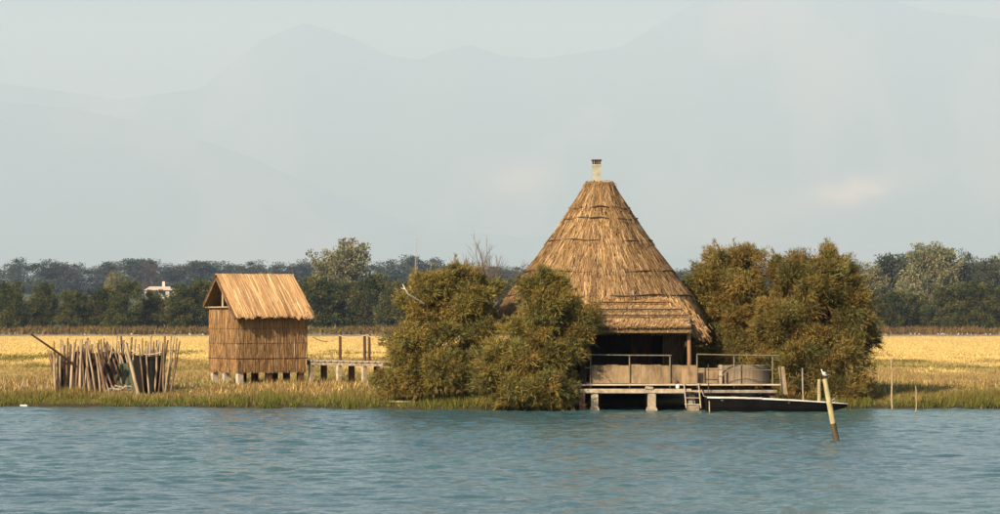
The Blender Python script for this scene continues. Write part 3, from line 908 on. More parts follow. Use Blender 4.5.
def porch():
    """lean-to thatch over the porch: three lapped layers, its post and beams"""
    d0 = 120.75
    pr = MB()
    # back edge on the cone, front edge at the eave
    def pt(px, py, d):
        p = P(px, py, d); return (p.x - HX, p.y - HY, p.z)
    lay = [(298, 123.1), (305, 122.4), (312, 121.7), (318, 121.2), (327, 120.55)]
    xl, xr = [592, 588, 584, 582, 578], [668, 676, 684, 690, 691]
    vs, fs = [], []
    for (py, d), a, b in zip(lay, xl, xr):
        p = pt(a, py + 2, d); q = pt(b, py + 2, d)
        vs += [p, q, (p[0], p[1], p[2] - .14), (q[0], q[1], q[2] - .14)]
    for i in range(4):
        k = i * 4
        fs += [(k, k + 4, k + 5, k + 1), (k + 2, k + 3, k + 7, k + 6), (k + 1, k + 5, k + 7, k + 3), (k, k + 2, k + 6, k + 4)]
    fs += [(16, 18, 19, 17), (0, 1, 3, 2)]
    pr.add(vs, fs)
    po = pr.build('porch_roof', M['thatch_core'], hut)
    rs = RNG
    for i in range(4):
        n = 2600
        A = np.array(pt(xl[i], lay[i][0], lay[i][1])); B = np.array(pt(xr[i], lay[i][0], lay[i][1]))
        A2 = np.array(pt(xl[i + 1], lay[i + 1][0], lay[i + 1][1])); B2 = np.array(pt(xr[i + 1], lay[i + 1][0], lay[i + 1][1]))
        u = rs.random(n)[:, None]; t = rs.random(n)[:, None]
        base = (A + (B - A) * u) * (1 - t) + (A2 + (B2 - A2) * u) * t
        tipd = (A2 - A) + rs.normal(size=(n, 3)) * .05
        bun = vnoise(u[:, 0] * 60, t[:, 0] * 2 + i * 9, 40 + i)
        base[:, 2] += .02 + .05 * rs.random(n) * (.4 + t[:, 0])
        L = np.minimum(.25 + .25 * rs.random(n), (1.12 + .1 * bun - t[:, 0]) * np.linalg.norm(A2 - A))
        pick = np.array(STRAW)[np.clip((bun * .7 + rs.random(n) * .4) * 5, 0, 4).astype(int)] * 1.12
        v, f, c = straws(base, tipd, L, .028 + .02 * rs.random(n), pick, np.array([[0, -.45, 1.]]) + rs.normal(size=(n, 3)) * .3)
        link(bpy.data.objects.new('thatch_course', np_mesh('thatch_course', v, f, M['straw'], c)), po)['kind'] = 'stuff'
        if i:
            MB().tube([tuple(A + np.array([.05, -.02, .10])), tuple((A + B) / 2 + np.array([0, -.02, .105])), tuple(B + np.array([-.05, -.02, .10]))], .022, 5).build('binding_rope', M['rope_dark'], po)
    # shaggy fringe hanging at the eave
    n = 1500
    A = np.array(pt(578, 326, 120.6)); B = np.array(pt(691, 326, 120.6))
    u = rs.random(n)[:, None]
    base = A + (B - A) * u + np.stack([0 * u[:, 0], rs.random(n) * .2, .06 - rs.random(n) * .14], -1)
    v, f, c = straws(base, np.array([[0, -.5, -1.]]) + rs.normal(size=(n, 3)) * .22, .10 + .12 * rs.random(n), .03, np.array(STRAW)[rs.integers(0, 5, n)], np.array([[0, -1., .3]]) + rs.normal(size=(n, 3)) * .3)
    link(bpy.data.objects.new('eave_fringe', np_mesh('eave_fringe', v, f, M['straw'], c)), po)['kind'] = 'stuff'
    # hip bundle sweeping down at the right corner of the cone eave
    n = 1500
    A = np.array(pt(672, 300, 122.6)); B = np.array(pt(698, 331, 121.4))
    t = rs.random(n)[:, None]
    base = A + (B - A) * t + rs.normal(size=(n, 3)) * np.array([.16, .14, .07])
    v, f, c = straws(base, (B - A) * .6 + np.array([0, -.1, -.3]) + rs.normal(size=(n, 3)) * .15, .2 + .25 * rs.random(n), .03, np.array(STRAW)[rs.integers(0, 5, n)], np.array([[0, -1., .8]]) + rs.normal(size=(n, 3)) * .3)
    link(bpy.data.objects.new('hip_thatch', np_mesh('hip_thatch', v, f, M['straw'], c)), po)['kind'] = 'stuff'
    # corner post and beam, little wooden peg on the roof
    p = pt(689, 322, 120.95)
    MB().tube([(p[0], p[1], .9), (p[0] + .01, p[1], 2.0), (p[0] - .01, p[1], HZ(322))], [.085, .08, .075], 8).build('post', M['wood_red'], hut)
    q = pt(582, 322, 120.95)
    MB().tube([(q[0], q[1], .9), (q[0] + .02, q[1], 2.0), (q[0], q[1], HZ(323))], [.075, .07, .07], 8).build('post', M['wood_brown'], hut)
    MB().tube([(q[0] - .2, q[1] - .1, HZ(324.5)), (p[0] + .22, p[1] - .1, HZ(324.5))], .06, 8).build('eave_beam', M['wood_red'], hut)
    e = pt(686, 320, 120.6)
    MB().tube([(e[0], e[1], e[2]), (e[0] + .12, e[1] - .14, e[2] + .03)], .055, 7).build('beam_end', M['wood_grey'], hut)
    s = pt(632, 300, 122.9)
    MB().box((s[0], s[1] - .05, s[2] + .16), (.13, .12, .42), (0.12, 0.15, 0), taper=.8).build('roof_peg', M['wood_grey'], hut)
    for k, px in enumerate((601, 611, 640, 665)):
        a = pt(px, 326, 120.8); b = pt(px, 304, 122.6)
        MB().tube([(a[0], a[1], a[2] - .12), (b[0], b[1], b[2] - .22)], .04, 6).build('rafter', M['wood_brown'], hut)


porch()


# ---------------------------------------------------------------- deck on piles
DY = 119.6
kd = DY / F


def DZ(py): return CAM_H + (HORIZON - py) * kd
def DX(px): return (px - 500) * kd


deck = thing('deck', 'grey timber deck on piles with rails in front of the thatched hut', 'deck', (0, 0, 0))


def build_deck():
    x0, x1 = DX(579), DX(779); zt = DZ(384)
    d = deck
    depth = 3.2
    # planks run from the water edge to the hut
    w = .158; n = int((x1 - x0) / w)
    pms = [MB().box((0, 0, 0), (w - .012, depth * f, .04), chamfer=.006).mesh('plank', M['wood_grey']) for f in (1.0, .985, 1.01)]
    for k in range(n):
        q = link(bpy.data.objects.new('plank', pms[k % 3]), d)
        q.location = (x0 + w * (k + .5), DY + depth / 2 + random.uniform(-.012, .012), zt - .03 + random.uniform(-.004, .004))
    # edge boards and beams
    MB().box(((x0 + x1) / 2, DY - .045, zt - .025), (x1 - x0 + .1, .05, .06), chamfer=.01).build('edge_board', M['wood_pale'], d)
    MB().box(((DX(581) + DX(690)) / 2, DY - .02, DZ(391)), (DX(690) - DX(579), .20, .17), chamfer=.02).build('front_beam', M['concrete'], d)
    MB().box(((DX(691) + DX(777)) / 2, DY + .12, DZ(391.5)), (DX(777) - DX(691), .14, .12), chamfer=.02).build('front_beam', M['wood_grey'], d)
    for k, px in enumerate((590, 615, 651, 690, 735, 772)):
        MB().box((DX(px), DY + depth / 2 + .15, zt - .14), (.12, depth - .35, .14)).build('joist', M['wood_brown'], d)
    # piles
    def pile(px, wd, mat, foot, dy=0.0, top=393.5):
        z1_ = DZ(top)
        p = MB(); x = DX(px)
        p.box((x, DY + dy, (z1_ - .9) / 2), (wd, wd, z1_ + .9), chamfer=.03)
        if foot: p.box((x, DY + dy, .02), (wd * 1.55, wd * 1.5, .20), taper=.75)
        return p.build('pile', mat, d)
    pile(582, .21, M['brick_red'], False)
    pile(594.5, .26, M['concrete'], True, .05)
    pile(651.5, .30, M['concrete'], True, .02)
    pile(692, .24, M['concrete'], True, .35)
    pile(734, .20, M['wood_brown'], False, .3)
    pile(773, .20, M['wood_brown'], False, .3)
    for px in (600, 651, 705, 770): pile(px, .22, M['wood_brown'], False, 2.4)
    # beam crumbs: broken concrete ends
    MB().box((DX(649), DY - .06, DZ(388)), (.30, .2, .12), (0, .08, 0), chamfer=.03).build('pad_stone', M['concrete'], d)
    # rails
    def rail(pa, pb, ya, yb, r=.022, dy=-.02):
        MB().tube([(DX(pa), DY + dy, DZ(ya)), (DX((pa + pb) / 2), DY + dy, DZ((ya + yb) / 2) - .008), (DX(pb), DY + dy, DZ(yb))], r, 6).build('rail', M['metal_rail'], d)
    rail(585, 671.5, 354.6, 355.4, .024)
    rail(585, 591, 367.4, 367.6, .028)
    rail(696.5, 779, 354.2, 355.6, .026)
    rail(697, 772, 369.5, 369.8, .016)
    for px, a in ((590.5, 354.5), (629.5, 354.8), (670, 355.2), (697, 354), (734, 354.6), (772.5, 355.2)):
        MB().tube([(DX(px), DY + .01, zt - .12), (DX(px), DY + .01, DZ(a))], .027, 6).build('rail_post', M['metal_rail'], d)
    MB().tube([(DX(585.5), DY + .1, zt - .1), (DX(585.2), DY + .1, DZ(354))], .03, 6).build('rail_post', M['wood_brown'], d)
    # beige boards closing the railing: separate panels with seams
    edges = [591.5, 606, 618, 629, 641, 652, 661, 670.5, 681, 689, 696.3]
    for a, b in zip(edges[:-1], edges[1:]):
        top = 364.6 + random.uniform(-.7, .7)
        MB().box((DX((a + b) / 2), DY + .075 + random.uniform(-.012, .012), (DZ(top) + zt) / 2 + .012), (DX(b) - DX(a) - .006, .03, DZ(top) - zt - .03), (random.uniform(-.02, .02), 0, 0)).build('panel', M['mat_panel'], d)
    for a, b in ((698, 709), (709.3, 719)):
        MB().box((DX((a + b) / 2), DY + .45, (DZ(368) + zt) / 2 + .012), (DX(b) - DX(a) - .006, .03, DZ(368) - zt - .03)).build('panel', M['mat_panel'], d)
    # clutter boxes at the right-hand end of the platform
    # ladder into the water
    ld = MB()
    for px, l in ((684.5, 0), (699, .0)):
        MB().tube([(DX(px) - .03, DY - .14, DZ(383)), (DX(px + 1.2), DY - .32, DZ(405) - .1)], .028, 6).build('ladder_rail', M['wood_pale'], d)
    for k, py in enumerate((391, 397.5, 404)):
        MB().tube([(DX(684), DY - .18 - .05 * k, DZ(py)), (DX(700.5), DY - .18 - .05 * k, DZ(py) - .01)], .022, 6).build('ladder_rung', M['wood_pale'], d)
    MB().box((DX(693), DY - .12, .06), (.42, .3, .32), chamfer=.05).build('step_stone', M['concrete'], d)
    # thin dark pole lashed to the deck edge
    MB().tube([(DX(708.2), DY - .08, DZ(393)), (DX(708), DY - .08, DZ(364))], .018, 6).build('lashed_pole', M['wood_brown'], d)


build_deck()


def clutter():
    zt = DZ(384) - .008
    # round slatted tub
    cx, cy, R = DX(746), DY + 1.35, (DX(771) - DX(720)) / 2
    t = thing('round_tub', 'round grey slatted tub standing on the right end of the deck', 'tub', (cx, cy, zt))
    hgt = DZ(365.5) - zt
    st = MB().box((0, 0, 0), (.135, .025, hgt), chamfer=.004).mesh('stave', M['tub'])
    n = int(2 * math.pi * R / .14)
    for k in range(n):
        a = 2 * math.pi * k / n
        q = link(bpy.data.objects.new('stave', st), t)
        q.location = (math.cos(a) * R, math.sin(a) * R, hgt / 2 + .001 + random.uniform(-.006, .006)); q.rotation_euler = (0, 0, a + math.pi / 2)
    MB().tube([(0, 0, .02), (0, 0, hgt * .8)], R - .02, 32, smooth=False).build('liner', M['shaded_wall'], t)
    for z in (.12, hgt - .1):
        MB().tube([(math.cos(a) * (R + .016), math.sin(a) * (R + .016), z) for a in np.linspace(0, 6.2832, 41)], .012, 5, cap=False).build('hoop', M['metal_rail'], t)
    # pale upright board at its left edge
    b = MB().box((DX(721), DY + .30, (DZ(364.8) + zt) / 2), (.11, .04, DZ(364.8) - zt), chamfer=.008)
    tag(b.build('upright_board', M['wood_pale']), 'short pale upright board standing against the left side of the round tub', 'board')
    # bags / tool heads at the ladder top
    def sack(px, py, s, mat, nm, lb, cat):
        rs = random.Random(px)
        vs, fs = [], []; nu, nv = 8, 6
        for i in range(nv + 1):
            f = i / nv; r = math.sin(math.pi * (0.12 + .83 * f)) ** .6 * s * (1.0 - .25 * f)
            for k in range(nu):
                a = 6.2832 * k / nu
                rr = r * (1 + rs.uniform(-.15, .15))
                vs.append((math.cos(a) * rr, math.sin(a) * rr * .8, f * s * 2.0))
        for i in range(nv):
            for k in range(nu): fs.append((i * nu + k, i * nu + (k + 1) % nu, (i + 1) * nu + (k + 1) % nu, (i + 1) * nu + k))
        fs += [tuple(range(nu - 1, -1, -1)), tuple(nv * nu + k for k in range(nu))]
        o = MB().add(vs, fs, True).build(nm, mat)
        o.location = (DX(px), DY - .02, py)
        return tag(o, lb, cat)
    bg = sack(677.5, DZ(393) + .13 + .04, .085, M['bird_white'], 'white_sack', 'small white sack on the beam beside the ladder', 'sack')
    bg.location.y = DY - .06; bg.location.z = DZ(391) + .088
    sk = sack(676.5, zt + .0, .075, M['wood_brown'], 'dark_bundle', 'small dark bundle on the deck edge above the ladder', 'bundle')
    sk.location.y = DY - .012; sk.location.z = zt + .012
    # crates under the right-hand deck end
clutter()
lb_ = MB().box((DX(784), DY + .5, DZ(381)), (.22, .05, 1.05), (.12, -.12, 0), chamfer=.012).build('leaning_board', M['stake_pale'])
tag(lb_, 'tan board leaning upright at the right-hand end of the deck', 'board')


# ---------------------------------------------------------------- boat
def boat():
    d = 118.3; k = d / F
    X = lambda px: (px - 500) * k
    Z = lambda py: CAM_H + (HORIZON - py) * k
    o = thing('flat_boat', 'long low black-hulled boat with white gunwale moored below the deck', 'boat', (X(776), d, 0))
    x0, x1 = X(706) - X(776), X(847) - X(776)
    st = np.linspace(0, 1, 15)
    def sheer(t): return np.interp(t, [0, .25, .6, .85, 1], [Z(397.6), Z(398), Z(400.2), Z(402.4), Z(404)])
    def beam(t): return .66 * np.interp(t, [0, .1, .5, .8, .93, 1], [.80, .92, 1, .72, .36, .03])
    vs, fs = [], []
    for t in st:
        x = x0 + (x1 - x0) * t; z = sheer(t); bm = beam(t)
        kb = float(np.interp(t, [0, .72, .9, 1], [-.12, -.12, .02, sheer(1) - .10]))
        for (s, zz) in ((-1, z), (-.86, (z + kb) / 2), (-.62, kb), (.62, kb), (.86, (z + kb) / 2), (1, z)):
            vs.append((x, s * bm, zz))
    for i in range(len(st) - 1):
        for j in range(5): fs.append((i * 6 + j, (i + 1) * 6 + j, (i + 1) * 6 + j + 1, i * 6 + j + 1))
    fs.append((0, 1, 2, 3, 4, 5)); e = (len(st) - 1) * 6; fs.append((e + 5, e + 4, e + 3, e + 2, e + 1, e))
    hull = MB().add(vs, fs).build('hull', M['hull'], o)
    for s in (-1, 1):
        MB().tube([(x0 + (x1 - x0) * t, s * (beam(t) + .012), sheer(t) + .01) for t in st], [.022 if t < .7 else .017 for t in st], 6).build('gunwale', M['gunwale'], o)
    MB().box((x0, 0, sheer(0) - .08), (.05, 1.02, .22)).build('transom', M['hull'], o)
    # fore deck and thwarts
    fd = []
    ts = np.linspace(.70, .99, 7)
    for t in ts: fd += [(x0 + (x1 - x0) * t, -beam(t) * .98, sheer(t) + .004), (x0 + (x1 - x0) * t, beam(t) * .98, sheer(t) + .004)]
    MB().add(fd, [(2 * i, 2 * i + 2, 2 * i + 3, 2 * i + 1) for i in range(6)]).build('fore_deck', M['hull'], o)
    for t in (.12, .36, .56):
        MB().box((x0 + (x1 - x0) * t, 0, sheer(t) - .07), (.22, beam(t) * 1.9, .03)).build('thwart', M['wood_grey'], o)
    # white cushion-like lump on the gunwale
    t = .40
    MB().box((X(755) - X(776), -beam(t) - .0, sheer(t) + .045), (.42, .10, .05), chamfer=.02).build('fender_board', M['white_paint'], o)
    # small anchor and cleat on the bow
    a = X(832) - X(776); za = sheer(.9) + .02
    an = MB().tube([(a - .12, -.1, za), (a + .10, -.05, za + .16)], .018, 6).build('anchor', M['wood_pale'], o)
    MB().tube([(a + .02, -.1, za + .20), (a + .12, -.05, za + .16), (a + .17, 0, za + .05)], .014, 6).build('fluke', M['metal_rail'], an)
    MB().tube([(a + .08, -.05, za), (a + .17, -.02, za + .27)], .010, 5).build('fluke', M['metal_rail'], an)
    # mooring rope to the deck
    MB().tube([(x0 + .03, -.35, sheer(0) + .02), (x0 - .08, .1, sheer(0) + .06), (x0 - .12, .75, DZ(389))], .012, 5).build('mooring_rope', M['rope'], o)


boat()


def pole(name, label, p0, p1, r, mat, cat='pole', under=0.6, wob=.01, seed=0, group=None):
    p0, p1 = Vector(p0), Vector(p1); d = (p1 - p0); n = d.normalized()
    rs = random.Random(seed)
    pts = [p0 - n * under] + [p0 + d * t + Vector((rs.gauss(0, wob), rs.gauss(0, wob), 0)) for t in (0, .25, .5, .75)] + [p1]
    o = MB().tube(pts, [r * 1.05, r * 1.03, r, r * .95, r * .9, r * .82], 8).build(name, mat)
    return tag(o, label, cat, group)


def at(px, py, d, z=None):
    p = P(px, py, d)
    if z is not None: p.z = z
    return p


# stakes standing in the shallows beside boat and deck
pole('mooring_stake', 'thin pale mooring stake rising behind the black boat', at(803.5, 401, 119.6, .0), P(802.3, 368, 119.6), .035, M['wood_pale'], 'stake', 1.2, .008, 1)
pole('mooring_stake', 'thick short pale stake just left of the leaning pile', at(819, 401, 119.4, .0), P(819, 379, 119.4), .075, M['algae'], 'stake', 1.2, .006, 2)
pole('mooring_stake', 'thin white stake standing at the black boat stern', at(709.5, 410, 117.3, .0), P(709, 401, 117.3), .022, M['wood_pale'], 'stake', 1.0, .003, 3)
pole('stick', 'tall thin pale stick in the shallows right of the tamarisk', at(892, 409, 120.5, 0), P(890.5, 358, 120.5), .028, M['stake_pale'], 'stick', 1, .02, 4)
pole('stick', 'short thin stick in the shallows nearest to the right picture edge', at(916, 412, 118, 0), P(915.5, 386, 118), .022, M['stake_pale'], 'stick', 1, .015, 5)

# leaning pile with the gull
p0 = at(836, 440, 89.5, 0); p1 = P(824.6, 379, 89.3)
pile_o = thing('mooring_pile', 'yellowish leaning mooring pile standing alone in open water', 'pile', (p0.x, p0.y, 0))
dv = (p1 - p0)
pts = [dv * t for t in (.28, .5, .75, 1)]
MB().tube([tuple(p) for p in pts], [.080, .076, .072, .066], 14).build('shaft', M['algae'], pile_o)
MB().tube([tuple(dv * t) for t in (-.5, 0, .28)], [.092, .088, .084], 14).build('wet_foot', M['wet_wood'], pile_o)
MB().tube([tuple(dv * .999), tuple(dv * 1.004)], [.060, .054], 14).build('top_cut', M['wood_pale'], pile_o)


def bird(name, label, loc, s, face, group=None, perched=True):
    """gull: one body mesh with head and tail, wings, beak and legs"""
    o = thing(name, label, 'bird', loc, face, group)
    rings = [(-.62, .05, .50, .04), (-.40, .10, .48, .12), (-.15, .18, .50, .22), (.08, .21, .56, .25), (.24, .17, .66, .20), (.33, .11, .78, .13), (.37, .105, .90, .115), (.42, .11, 1.0, .12), (.47, .06, 1.05, .07)]
    vs, fs = [], []; n = 8
    for x, ry, z, rz in rings:
        for k in range(n):
            a = 6.2832 * k / n
            vs.append((x * s, math.cos(a) * ry * s, (z + math.sin(a) * rz) * s))
    for i in range(len(rings) - 1):
        for k in range(n): fs.append((i * n + k, i * n + (k + 1) % n, (i + 1) * n + (k + 1) % n, (i + 1) * n + k))
    fs += [tuple(range(n - 1, -1, -1)), tuple((len(rings) - 1) * n + k for k in range(n))]
    MB().add(vs, fs, True).build('body', M['bird_white'], o)
    for sd in (-1, 1):
        MB().add([(.15 * s, sd * .22 * s, .62 * s), (-.1 * s, sd * .24 * s, .70 * s), (-.80 * s, sd * .06 * s, .50 * s), (-.35 * s, sd * .20 * s, .42 * s),
                  (.15 * s, sd * .17 * s, .62 * s), (-.1 * s, sd * .17 * s, .70 * s), (-.35 * s, sd * .12 * s, .42 * s)],
                 [(0, 1, 2, 3), (4, 6, 2, 5), (0, 4, 5, 1), (1, 5, 2), (3, 2, 6), (0, 3, 6, 4)]).build('wing', M['bird_grey'], o)
        if perched:
            MB().tube([(.02 * s, sd * .08 * s, 0), (.02 * s, sd * .08 * s, .36 * s)], .018 * s, 5).build('leg', M['beak'], o)
    MB().tube([(.50 * s, 0, .98 * s), (.66 * s, 0, .94 * s)], [.035 * s, .008 * s], 6).build('beak', M['beak'], o)
    return o


bird('gull', 'white gull perched on top of the leaning mooring pile', (p1.x, p1.y, p1.z + .004), .24, math.radians(205))
# white birds along the far channel
rb = random.Random(12)
spots = [(880, 335.6), (886, 335.2), (911, 335.4), (915, 335.2), (919, 335.5), (926, 335.3), (938, 335.2), (941, 335.4), (943.5, 335.2), (958, 335.5), (962, 335.2), (967, 335.3), (971, 335.5), (975, 335.2), (986, 335.4), (990, 335.2), (996, 335.3),
         (9.5, 334.2), (85, 334.4), (132, 335.1), (190, 334.8), (203, 335.2)]
for i, (px, py) in enumerate(spots):
    d = 722 + rb.uniform(-3, 1)
    p = P(px, py, d)
    side = 'right' if px > 500 else 'left'
    j = i if px > 500 else i - 17
    bird('wading_bird', f'tiny white bird by the far channel, {ORD[j] if j < 16 else "seventeenth"} from the ' + ('tamarisk towards the right edge' if px > 500 else 'left picture edge'), (p.x, d, .30), .45 * rb.uniform(.8, 1.2), rb.uniform(0, 6.28), 'white birds along the far channel')


# ---------------------------------------------------------------- reed hut
def reed_hut():
    th = math.radians(28)
    cx, cy = -10.36, 138.15
    o = thing('reed_hut', 'small square reed hut with gabled cane roof on short blocks', 'hut', (cx, cy, 0), th)
    W, D = 3.15, 3.2
    zb, zt = 1.22, 3.64; zg = 3.86
    rs = RNG
    CANE = pal((.29, .175, .080), (.34, .21, .098), (.24, .145, .068), (.38, .24, .115), (.20, .12, .055))
    ROOF = pal((.52, .325, .155), (.60, .39, .195), (.45, .27, .125), (.66, .45, .235), (.33, .195, .085))
    core = MB()
    core.box((0, -.09, (zb + .25 + zt) / 2), (W - .12, D - .30, zt - zb - .25))
    wl = core.build('wall', M['thatch_core'], o)

    def clad(name, a, b, nrm, z0, z1, n, dark=1.0):
        a, b = np.array(a), np.array(b); nrm = np.array(nrm)
        parts = []
        u = rs.random(n); z = z0 + .15 + (z1 - z0 - .1) * rs.random(n)
        bun = vnoise(u * 26, z * .6, 60)
        base = np.zeros((n, 3)); base[:, :2] = a + (b - a) * u[:, None] + nrm * (.005 + .045 * rs.random(n))[:, None]; base[:, 2] = z
        dirn = np.array([[0, 0, -1.]]) + rs.normal(size=(n, 3)) * .025
        L = np.minimum(.3 + .5 * rs.random(n), z - z0 + .12 * rs.random(n))
        N3 = np.zeros((n, 3)); N3[:, :2] = nrm; N3 += rs.normal(size=(n, 3)) * .3
        pick = np.array(CANE)[np.clip((bun * .6 + rs.random(n) * .45) * 5, 0, 4).astype(int)] * dark
        v, f, c = straws(base, dirn, L, .016 + .02 * rs.random(n), pick, N3)
        q = link(bpy.data.objects.new(name, np_mesh(name, v, f, M['reed'], c)), wl); q['kind'] = 'stuff'
    clad('reed_cladding', (-W / 2, -D / 2), (W / 2, -D / 2), (0, -1), zb, zt + .05, 5200)
    clad('reed_cladding', (-W / 2, 1.42), (-W / 2, -D / 2), (-1, 0), zb, zg, 4600)
    clad('reed_cladding', (W / 2, -D / 2), (W / 2, 1.42), (1, 0), zb, zg, 2000)
    clad('reed_cladding', (W / 2, 1.42), (-W / 2, 1.42), (0, 1), zb, zt, 2000)
    for z, r in ((1.72, .020), (2.36, .009), (2.98, .008)):
        MB().tube([(-W / 2 - .05, -D / 2 - .055, z), (W / 2 + .05, -D / 2 - .055, z + .02)], r, 6).build('batten', M['wood_brown'], o)
        MB().tube([(-W / 2 - .055, 1.45, z + .01), (-W / 2 - .055, -D / 2 - .05, z)], r, 6).build('batten', M['wood_brown'], o)
    for sx in (-1, 1):
        for sy in (-1, 1):
            MB().tube([(sx * (W / 2 - .02), (-D / 2 + .02 if sy < 0 else 1.38), zb - .05), (sx * (W / 2 - .02), (-D / 2 + .02 if sy < 0 else 1.38), zt + .1)], .06, 7).build('corner_post', M['stake'], o)
    # gable wall top and lintel
    MB().box((-W / 2 - .08, -.06, zg + .03), (.16, D + .02, .055), chamfer=.01).build('lintel', M['wood_pale'], o)
    MB().box((-W / 2 + .05, -.35, zg + .42), (.05, .10, .95), (-.75, 0, 0)).build('gable_brace', M['wood_pale'], o)
    MB().tube([(-W / 2, 0, zg), (-W / 2, 0, 5.1)], .05, 6).build('king_post', M['stake_pale'], o)
    # reed infill low in the gable
    # roof slopes
    zr, ze = 5.22, 3.50; oh = .36; xl, xr = -1.90, 1.68
    ye = D / 2 + oh; yb = 1.36; zb2 = zr - (zr - ze) * yb / ye
    rf = MB()
    t = .12
    rf.add([(xl + .05, 0, zr - .02), (xr - .05, 0, zr - .02), (xr - .05, -ye + .06, ze), (xl + .05, -ye + .06, ze), (xr - .05, yb - .06, zb2), (xl + .05, yb - .06, zb2),
            (xl + .05, 0, zr - .02 - t), (xr - .05, 0, zr - .02 - t), (xr - .05, -ye + .06, ze - t), (xl + .05, -ye + .06, ze - t), (xr - .05, yb - .06, zb2 - t), (xl + .05, yb - .06, zb2 - t)],
           [(0, 3, 2, 1), (0, 1, 4, 5), (6, 7, 8, 9), (6, 11, 10, 7), (3, 9, 8, 2), (5, 4, 10, 11), (0, 6, 9, 3), (0, 5, 11, 6), (1, 2, 8, 7), (1, 7, 10, 4)])
    ro = rf.build('roof', M['thatch_core'], o)
    for s in (-1, 1):
        n = 3600 if s < 0 else 1800
        u = rs.random(n)
        # canes gathered in bundles with dark gaps between
        nb = 34
        ub = (np.floor(u * nb) + .5 + (rs.random(n) - .5) * (.55 + .45 * vnoise(np.floor(u * nb) * 9.1, 0 * u, 84))) / nb
        x = xl + (xr - xl) * ub
        tt = np.where(rs.random(n) < .5, 0, rs.random(n) * .75)
        top = np.stack([x, np.zeros(n), np.full(n, zr)], -1); bot = np.stack([x, np.full(n, -ye if s < 0 else yb), np.full(n, ze if s < 0 else zb2)], -1)
        base = top + (bot - top) * tt[:, None]
        hump = np.abs(np.modf(ub * nb)[0] - .5)
        nrm = np.array([0, s * .66, .75])
        base += nrm * (.03 + .05 * (1 - 2 * hump) + .03 * rs.random(n))[:, None]
        full = np.linalg.norm(bot - top, axis=1)
        L = np.minimum(.8 + 1.9 * rs.random(n), full * (1.0 - tt) + .05 + .14 * vnoise(ub * 70, tt * 0, 66) + .06 * rs.random(n))
        swy = (vnoise(np.floor(u * nb) * 7.3, 0 * u, 81) - .5) * .22
        base[:, 2] += (vnoise(np.floor(u * nb) * 3.1, 0 * u, 82) - .5) * .07
        L = L + (vnoise(np.floor(u * nb) * 5.7, 0 * u, 83) - .5) * .16
        dirn = (bot - top) + np.stack([rs.normal(size=n) * .07 + swy, rs.normal(size=n) * .02, rs.normal(size=n) * .02], -1)
        pick = np.array(ROOF)[np.clip((vnoise(ub * nb, tt * 0 + s, 70) * .6 + rs.random(n) * .45) * 5, 0, 4).astype(int)]
        v, f, c = straws(base, dirn, L, .022 + .02 * rs.random(n), pick, nrm[None, :] + rs.normal(size=(n, 3)) * .28)
        q = link(bpy.data.objects.new('cane_thatch', np_mesh('cane_thatch', v, f, M['straw'], c)), ro); q['kind'] = 'stuff'
        # pole battens showing between bundles
    MB().tube([(xl - .02, -.03, zr + .06), (0, -.03, zr + .05), (xr + .02, -.03, zr + .06)], .035, 6).build('ridge_pole', M['stake_pale'], ro)
    for s in (-1, 1):
        MB().tube([(xl + .02, 0, zr - .12), (xl + .02, -ye if s < 0 else yb, (ze if s < 0 else zb2) - .12)], .045, 6).build('verge_rafter', M['stake'], ro)
    # floor beams and blocks
    for y in (-D / 2 + .15, 0, 1.25):
        MB().box((0, y, zb + .12), (W, .14, .16)).build('floor_beam', M['wood_brown'], o)
    for x in (-W / 2 + .15, -.1, W / 2 - .2):
        for y in (-D / 2 + .16, 0, 1.25):
            gx = cx + x * math.cos(th) - y * math.sin(th); gy = cy + x * math.sin(th) + y * math.cos(th)
            g = float(land_z(np.array([gx]), np.array([gy]))[0])
            front = y < -1 and x > -1
            MB().box((x, y, (zb + .04 + g - .2) / 2), (.24, .24, zb + .04 - g + .2), chamfer=.02).build('block', M['wood_brown'] if (x > -1) else M['block'], o)


reed_hut()


